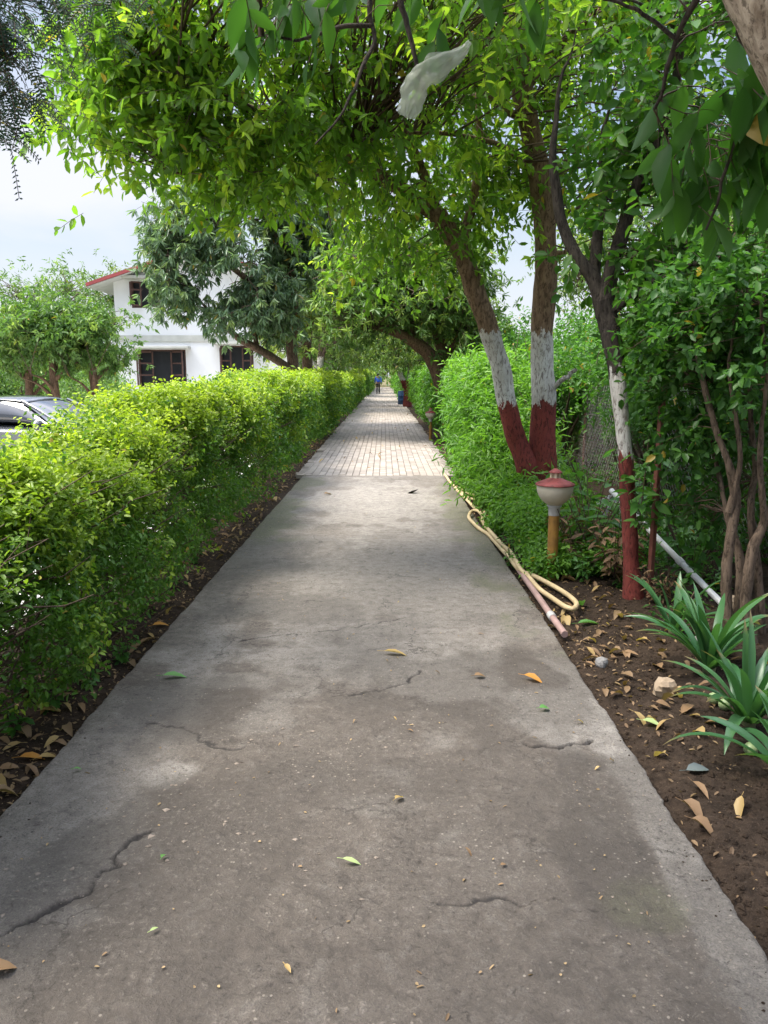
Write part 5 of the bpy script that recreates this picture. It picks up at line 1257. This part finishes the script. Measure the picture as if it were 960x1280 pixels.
# plastic bag snagged on the hanging twig
nb = 40; ml = smooth_line([P(*q) for q in [(509, 146, 3.0), (513, 128, 3.0), (520, 108, 2.99), (535, 92, 2.98), (552, 80, 2.97), (570, 68, 2.96), (587, 52, 2.95)]], nb)
wv = np.interp(np.linspace(0, 1, nb), [0, .1, .3, .5, .65, .85, 1], [.022, .038, .040, .056, .046, .020, .008]) / 2
sidesB = 22; Tn = unit(np.gradient(ml, axis=0)); Sd = unit(np.cross(Tn, [0, 1., 0])); Dp = np.cross(Sd, Tn); aa = np.arange(sidesB) * 6.2832 / sidesB
V = ml[:, None] + Sd[:, None] * (wv[:, None, None] * 1.35 * np.cos(aa)[None, :, None]) + Dp[:, None] * (wv[:, None, None] * .38 * np.sin(aa)[None, :, None])
V = V.reshape(-1, 3); th_ = np.tile(aa, nb); s_b = np.repeat(np.linspace(0, 1, nb), sidesB); fo = (noise2(np.cos(th_) * 2.2 + 5 + s_b * 1.2, np.sin(th_) * 2.2 + 5 + s_b * 2, 91) - .5) * 1.3 + (noise2(np.cos(th_) * 5 + 9, np.sin(th_) * 5 + 9 + s_b * 5, 92) - .5) * .7
mid_ = np.repeat(ml, sidesB, 0); V = V + (V - mid_) * (fo * 1.5)[:, None] + (np.stack([noise3(V * 45, 91 + q) for q in range(3)], -1) - .5) * .012
ib = np.arange(nb - 1)[:, None] * sidesB + np.arange(sidesB)[None]; jb = np.arange(nb - 1)[:, None] * sidesB + (np.arange(sidesB)[None] + 1) % sidesB
m, nt, out = newmat('thin_plastic_film')
d1 = N(nt, 'ShaderNodeBsdfPrincipled', Roughness=.3); d1.inputs['Base Color'].default_value = (.40, .43, .37, 1)
t1_ = N(nt, 'ShaderNodeBsdfTranslucent'); t1_.inputs['Color'].default_value = (.5, .54, .44, 1); tp = N(nt, 'ShaderNodeBsdfTransparent')
m1 = nt.nodes.new('ShaderNodeMixShader'); m1.inputs[0].default_value = .5; nt.links.new(d1.outputs[0], m1.inputs[1]); nt.links.new(t1_.outputs[0], m1.inputs[2])
m2 = nt.nodes.new('ShaderNodeMixShader'); m2.inputs[0].default_value = .55; nt.links.new(m1.outputs[0], m2.inputs[1]); nt.links.new(tp.outputs[0], m2.inputs[2]); nt.links.new(m2.outputs[0], out.inputs[0])
tag(build('plastic_bag', [(V, np.stack([ib, jb, jb + sidesB, ib + sidesB], -1).reshape(-1, 4))], m), 'torn white plastic bag snagged on a hanging twig above the path', 'bag')

# blue drum
bD = np.array([.93, 41.5, -.02])
o = thing('blue_drum', 'dark blue drum at the path edge beside the far painted tree', 'drum', bD)
M['blue'] = mat_plain('blue_plastic', (.02, .06, .14), .5, .15, 8)
MB().lathe([(0, .0), (.17, .0), (.19, .03), (.19, .22), (.20, .24), (.19, .26), (.19, .46), (.20, .48), (.19, .5), (.19, .68), (.17, .72)], 20).build('barrel', M['blue'], o, smooth=True)
MB().lathe([(.175, .71), (.185, .72), (.18, .74), (0, .745)], 20).build('lid', M['blue'], o, smooth=True)

# ------------------------------------------------------------------ the walker
def skin(name, verts, edges, radii, mat, parent, sub=2):
    me = bpy.data.meshes.new(name); me.from_pydata([tuple(v) for v in verts], edges, []); o = bpy.data.objects.new(name, me); COL.objects.link(o)
    me.materials.append(mat); o.parent = parent
    o.modifiers.new('skin', 'SKIN'); sv = me.skin_vertices[0].data
    for i, r in enumerate(radii): sv[i].radius = r if isinstance(r, tuple) else (r, r)
    sv[0].use_root = True
    s = o.modifiers.new('sub', 'SUBSURF'); s.levels = sub; s.render_levels = sub
    for p in me.polygons: p.use_smooth = True
    return o
pe = thing('person', 'person in a blue shirt and dark trousers walking far along the path', 'person', (-.5, 66, .0), 0)
M['skin'] = mat_plain('brown_skin', (.22, .12, .08), .6, .1, 8); M['shirt'] = mat_plain('blue_cotton', (.03, .10, .55), .8, .12, 10); M['trs'] = mat_plain('dark_trousers', (.025, .025, .03), .8, .1, 9); M['hair'] = mat_plain('black_hair', (.012, .011, .01), .5, .1, 20)
LG = {-1: ((-.09, .06, .48), (-.10, -.10, .09), (-.10, .03, .03)), 1: ((.09, .12, .50), (.10, .16, .09), (.10, .29, .03))}
vb = [(0, 0, .95), (0, 0, 1.15), (0, .01, 1.38), (0, .01, 1.47), (0, .02, 1.53), (0, .03, 1.62), (0, .03, 1.70)]; eb = [(0, 1), (1, 2), (2, 3), (3, 4), (4, 5), (5, 6)]; rb = [(.15, .11), (.15, .10), (.16, .10), .06, .055, (.085, .10), (.07, .08)]
for s in (-1, 1):
    i = len(vb); sw = -s * .12
    vb += [(s * .19, .01, 1.40), (s * .24, .02 + sw * .4, 1.14), (s * .25, .08 + sw, .90), (s * .25, .11 + sw, .80)]; eb += [(2, i), (i, i + 1), (i + 1, i + 2), (i + 2, i + 3)]; rb += [.058, .045, .034, (.04, .022)]
    i = len(vb); k_, a_, t_ = LG[s]
    vb += [(s * .09, .01, .86), k_, a_, t_]; eb += [(0, i), (i, i + 1), (i + 1, i + 2), (i + 2, i + 3)]; rb += [.085, .058, .038, .032]
skin('body', vb, eb, rb, M['skin'], pe)
vs = [(0, 0, .93), (0, 0, 1.15), (0, .01, 1.38), (0, .01, 1.46)]; es = [(0, 1), (1, 2), (2, 3)]; rs = [(.185, .14), (.175, .13), (.185, .125), .075]
for s in (-1, 1):
    i = len(vs); sw = -s * .12; vs += [(s * .20, .01, 1.40), (s * .245, .02 + sw * .4, 1.15), (s * .25, .07 + sw * .9, .95)]; es += [(2, i), (i, i + 1), (i + 1, i + 2)]; rs += [.075, .065, .06]
skin('shirt', vs, es, rs, M['shirt'], pe)
vt = [(0, 0, .94)]; et = []; rt = [(.165, .125)]
for s in (-1, 1):
    i = len(vt); k_, a_, t_ = LG[s]; vt += [(s * .09, .01, .84), k_, (a_[0], a_[1], a_[2] + .02)]; et += [(0, i), (i, i + 1), (i + 1, i + 2)]; rt += [.105, .078, .062]
skin('trousers', vt, et, rt, M['trs'], pe)
MB().lathe([(0, .13), (.06, .118), (.10, .07), (.112, .0), (.10, -.05)], 16, (0, .015, 1.62)).build('hair', M['hair'], pe, smooth=True)
for s in (-1, 1): MB().box((LG[s][2][0], LG[s][2][1] - .04, .035), (.09, .25, .07), 0, .025).build('shoe', M['hair'], pe)

# ------------------------------------------------------------------ white house
M['wall'] = mat_plain('white_limewash', (.80, .80, .80), .9, .04, 1.2, .1); M['trim'] = mat_plain('weathered_band', (.55, .55, .50), .9, .12, 2, .1); M['roof'] = mat_plain('red_roof_sheet', (.36, .07, .07), .6, .15, 4); M['wood'] = mat_plain('brown_shutter', (.10, .05, .038), .6, .2, 6)
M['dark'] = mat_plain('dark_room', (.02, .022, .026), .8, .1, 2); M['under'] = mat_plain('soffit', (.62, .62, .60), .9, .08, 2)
m, nt, out = newmat('window_glass'); b = N(nt, 'ShaderNodeBsdfPrincipled', Roughness=.06); b.inputs['Base Color'].default_value = (.05, .08, .11, 1); b.inputs['Specular IOR Level'].default_value = .6; nt.links.new(b.outputs[0], out.inputs[0]); M['glass'] = m
HY = 36.0; hx0, hx1 = P(146, 430, HY)[0], -4.4; zg = -.4; ze = P(146, 352, HY)[2]
bHs = np.array([(hx0 + hx1) / 2, HY, zg])
ho = thing('white_house', 'white two storey house with a red gable roof behind the hedge', 'house', bHs)
def win(px0, px1, py0, py1):
    a = P(px0, py0, HY); b = P(px1, py1, HY); return (a[0], b[0], b[2], a[2])
wins = [win(172, 234, 437, 486), win(275, 318, 432, 486), win(163, 204, 350, 385)]
xs_ = sorted({hx0, hx1, *[w[0] for w in wins], *[w[1] for w in wins]}); zs_ = sorted({zg, ze, *[w[2] for w in wins], *[w[3] for w in wins]})
wb = MB()
for i in range(len(xs_) - 1):
    for j in range(len(zs_) - 1):
        cx_, cz_ = (xs_[i] + xs_[i + 1]) / 2, (zs_[j] + zs_[j + 1]) / 2
        if any(w[0] < cx_ < w[1] and w[2] < cz_ < w[3] for w in wins): continue
        wb.box((cx_, HY + .12, cz_), (xs_[i + 1] - xs_[i], .24, zs_[j + 1] - zs_[j]))
wb.box((hx0 + .12, HY + 4.3, (zg + ze) / 2), (.24, 8.1, ze - zg)); wb.box((hx1 - .12, HY + 4.3, (zg + ze) / 2), (.24, 8.1, ze - zg)); wb.box(((hx0 + hx1) / 2, HY + 8.5, (zg + ze) / 2), (hx1 - hx0, .24, ze - zg))
xm = (hx0 + hx1) / 2; zr = ze + (xm - hx0) * .32
wb.prism([(hx0 + .02, ze + .002), (hx1 - .02, ze + .002), (xm, zr - .05)], HY + .01, HY + .23)
wb.build('wall', M['wall'], ho, bHs)
for s in (-1, 1):
    xe = xm + s * ((hx1 - hx0) / 2 + .95); zlow = zr - .32 * abs(xe - xm)
    m = MB(); m.prism([(xm, zr + .01), (xe, zlow + .01), (xe, zlow + .16), (xm, zr + .17)], HY - .8, HY + 9.2); rf = m.build('roof', M['roof'], ho, bHs)
    m = MB(); m.prism([(xm, zr - .03), (xe, zlow - .03), (xe, zlow), (xm, zr)], HY - .75, HY + 9.1); e_ = m.build('soffit', M['under'], rf, bHs)
for w in wins:
    x0, x1, z0, z1 = w; cx_, cz_ = (x0 + x1) / 2, (z0 + z1) / 2; t = .07
    m = MB(); m.box((x0 + t / 2, HY + .1, cz_), (t, .14, z1 - z0)).box((x1 - t / 2, HY + .1, cz_), (t, .14, z1 - z0)).box((cx_, HY + .1, z1 - t / 2), (x1 - x0 - 2 * t, .14, t)).box((cx_, HY + .1, z0 + t / 2), (x1 - x0 - 2 * t, .14, t))
    wf = m.build('window', M['wood'], ho, bHs)
    MB().box((cx_, HY + .22, cz_), (x1 - x0 - .02, .02, z1 - z0 - .02)).build('room_shade', M['dark'], wf, bHs)  # dark sheet closing the opening; the unlit room's shade is its colour
    for s, hx in ((1, x0 + t), (-1, x1 - t)):
        lw = (x1 - x0) * .34; c_ = hx + s * lw * .5 * .8; ang = s * -.6
        m = MB()
        for dx in (-.5, .5): m.box((c_ + dx * lw * .8, HY - .10 + dx * s * lw * .5 * 1.0 * 1 - .1, cz_), (.07, .04, z1 - z0 - .2))
        for dz in (-.5, -.17, .17, .5): m.box((c_, HY - .2, cz_ + dz * (z1 - z0 - .22)), (lw * .8, .035, .07), rz=s * .6 * 1)
        sh_ = m.build('shutter', M['wood'], wf, bHs)
    m = MB(); m.box((cx_, HY - .28, z1 + .09), (x1 - x0 + .5, .56, .12), 0, .02); m.build('ledge', M['trim'], wf, bHs)
MB().box(((hx0 + hx1) / 2, HY - .03, P(150, 432, HY)[2] + .32), (hx1 - hx0 + .04, .06, .28)).build('band', M['trim'], ho, bHs)
# small far outbuilding
bO = np.array([-4.2, 50, -.4])
ob = thing('outbuilding', 'small white outbuilding glimpsed beyond the far end of the hedge', 'building', bO)
MB().box((-4.2, 51.6, .95), (2.6, 3.0, 2.7)).build('wall', M['wall'], ob, bO); MB().box((-4.2, 51.6, 2.38), (3.1, 3.5, .16), 0, .03).build('roof', M['trim'], ob, bO); MB().box((-3.7, 50.07, .6), (.8, .06, 1.9)).build('door', M['wood'], ob, bO)

# ------------------------------------------------------------------ parked car (only its roof and windscreen clear the hedge)
M['paint'] = mat_plain('dark_silver_paint', (.075, .08, .092), .22, .05, 3, metal=.35, spec=.6, coat=1.0); M['tyre'] = mat_plain('rubber', (.02, .02, .02), .8, .1, 20); M['rim'] = mat_plain('alloy', (.5, .5, .5), .3, .05, 9, metal=.9); M['black'] = mat_plain('black_trim', (.015, .015, .016), .4, .1, 9)
m, nt, out = newmat('car_glass'); b = N(nt, 'ShaderNodeBsdfPrincipled', Roughness=.04); b.inputs['Base Color'].default_value = (.012, .014, .017, 1); b.inputs['Specular IOR Level'].default_value = .75; b.inputs['Coat Weight'].default_value = 1; nt.links.new(b.outputs[0], out.inputs[0]); M['cglass'] = m
m, nt, out = newmat('headlight_glass'); b = N(nt, 'ShaderNodeBsdfPrincipled', Roughness=.1); b.inputs['Base Color'].default_value = (.6, .62, .62, 1); nt.links.new(b.outputs[0], out.inputs[0]); M['hl'] = m
car = thing('parked_car', 'dark silver car parked behind the hedge with only roof and windscreen showing', 'car', (-6.25, 14.0, -.30), rad(-14))
def loft(secs):
    """secs: list of (x, [(y,z)...]) right-half profile bottom->top; mirrored"""
    rows = []
    for x, pr_ in secs:
        r = [(x, yy, zz) for yy, zz in pr_] + [(x, -yy, zz) for yy, zz in pr_[::-1]]; rows.append(r)
    k = len(rows[0]); V = np.array(rows).reshape(-1, 3); Fc = []
    for i in range(len(rows) - 1):
        for j in range(k): Fc.append([i * k + j, i * k + (j + 1) % k, (i + 1) * k + (j + 1) % k, (i + 1) * k + j])
    Fc += [list(range(k))[::-1], list(range((len(rows) - 1) * k, len(rows) * k))]
    return V, Fc
def bs_(x, w, zb_, zt_, cr=.06): return (x, [(w * .90, zb_), (w * .99, zb_ + .12), (w, zb_ + .3), (w * .985, zt_ - .14), (w * .93, zt_ - .03), (w * .6, zt_ + cr * .7), (w * .2, zt_ + cr)])
V, Fc = loft([bs_(-1.98, .66, .34, .72), bs_(-1.90, .80, .24, .90), bs_(-1.4, .86, .2, .95), bs_(-.6, .875, .19, .95), bs_(.3, .875, .19, .94), bs_(.95, .87, .19, .92), bs_(1.5, .85, .2, .84), bs_(1.85, .78, .24, .74), bs_(1.99, .62, .32, .58, .03)])
o = build('body', [(V, Fc)], M['paint'], car); o.modifiers.new('s', 'SUBSURF').render_levels = 2
def gs_(x, wb_, wt, zb_, zt_): return (x, [(wb_, zb_), (wb_ * .6 + wt * .4, zb_ + (zt_ - zb_) * .5), (wt, zt_ - .05), (wt * .9, zt_ - .01), (wt * .5, zt_ + .02), (wt * .15, zt_ + .03)])
V, Fc = loft([gs_(-1.72, .78, .56, .90, .96), gs_(-1.35, .80, .58, .92, 1.30), gs_(-.9, .81, .60, .93, 1.40), gs_(-.3, .81, .61, .93, 1.43), gs_(.15, .81, .60, .93, 1.40), gs_(.45, .80, .59, .92, 1.26), gs_(.80, .79, .62, .91, 1.06), gs_(1.08, .78, .66, .88, .93)])
o = build('window', [(V, Fc)], M['cglass'], car); o.modifiers.new('s', 'SUBSURF').render_levels = 2
# roof skin and pillars
V, Fc = loft([(x, [(w_, z_ - .06), (w_ * 1.0, z_ - .02), (w_ * .9, z_ + .004), (w_ * .5, z_ + .032), (w_ * .15, z_ + .042)]) for x, w_, z_ in ((-1.40, .575, 1.30), (-.9, .605, 1.40), (-.3, .615, 1.43), (.12, .605, 1.405), (.26, .59, 1.365))])
o = build('roof', [(V, Fc)], M['paint'], car); o.modifiers.new('s', 'SUBSURF').render_levels = 2
for s in (-1, 1):
    MB().tube(smooth_line([(.18, s * .605, 1.375), (.5, s * .655, 1.24), (.82, s * .70, 1.08), (1.10, s * .745, .93)], 12), .028, 8).build('pillar', M['paint'], car, smooth=True)
    MB().tube(smooth_line([(-.45, s * .63, 1.41), (-.46, s * .74, 1.15), (-.48, s * .80, .94)], 8), .032, 8).build('pillar', M['black'], car, smooth=True)
    MB().tube(smooth_line([(-1.3, s * .60, 1.32), (-1.5, s * .70, 1.12), (-1.7, s * .78, .93)], 8), .045, 8).build('pillar', M['paint'], car, smooth=True)
    d_ = MB().box((.05, s * .872, .62), (1.0, .02, .5), 0, .008).build('door', M['paint'], car); MB().box((-.3, s * .89, .76), (.16, .025, .03), 0, .008).build('handle', M['black'], d_)
    d_ = MB().box((-.95, s * .87, .62), (.85, .02, .5), 0, .008).build('door', M['paint'], car); MB().box((-1.2, s * .888, .76), (.16, .025, .03), 0, .008).build('handle', M['black'], d_)
    MB().box((.72, s * .93, 1.0), (.12, .2, .13), 0, .04).build('mirror', M['paint'], car); MB().box((1.83, s * .60, .66), (.22, .30, .13), s * -.35, .04).build('headlight', M['hl'], car)
    MB().box((-1.93, s * .62, .78), (.1, .26, .16), 0, .03).build('tail_light', M['capred'], car)
    for xx in (-1.25, 1.25):
        w_ = MB(); w_.p = [(p_[0][:, [0, 2, 1]] + [xx, s * .80, .31], p_[1], 0, None) for p_ in MB().lathe([(.19, -.09), (.30, -.09), (.315, -.05), (.315, .05), (.30, .09), (.19, .09)], 24).p]
        wh = w_.build('wheel', M['tyre'], car, smooth=True); r2_ = MB(); r2_.p = [(p_[0][:, [0, 2, 1]] + [xx, s * .80, .31], p_[1], 0, None) for p_ in MB().lathe([(0, .07), (.06, .08), (.19, .085), (.2, -.08), (0, -.08)], 24).p]; r2_.build('rim', M['rim'], wh, smooth=True)
MB().box((1.93, 0, .45), (.12, 1.3, .16), 0, .04).build('bumper', M['black'], car); MB().box((1.99, 0, .60), (.05, .7, .10), 0, .02).build('grille', M['black'], car)
MB().tube(smooth_line([(1.02, -.5, .955), (1.0, 0, .985), (1.02, .5, .955)], 8), .012, 6).build('wiper', M['black'], car)
# distant woodland closing the horizon
n = 9000; a = RNG.uniform(-.95, .95, n); R_ = RNG.uniform(130, 175, n); hh = 5 + 4 * noise2(a * 30, a * 0, 3) ; z = hh * RNG.random(n) ** .7
O = np.stack([np.sin(a) * R_, np.cos(a) * R_, z - .4], -1); p, d, nr = shoots(O, RNG.normal(size=(n, 3)), 1.2, 6)
tag(build('distant_woods', [leafmesh(p, d, nr, .9, .5, 2)], M['far']), kind='stuff')
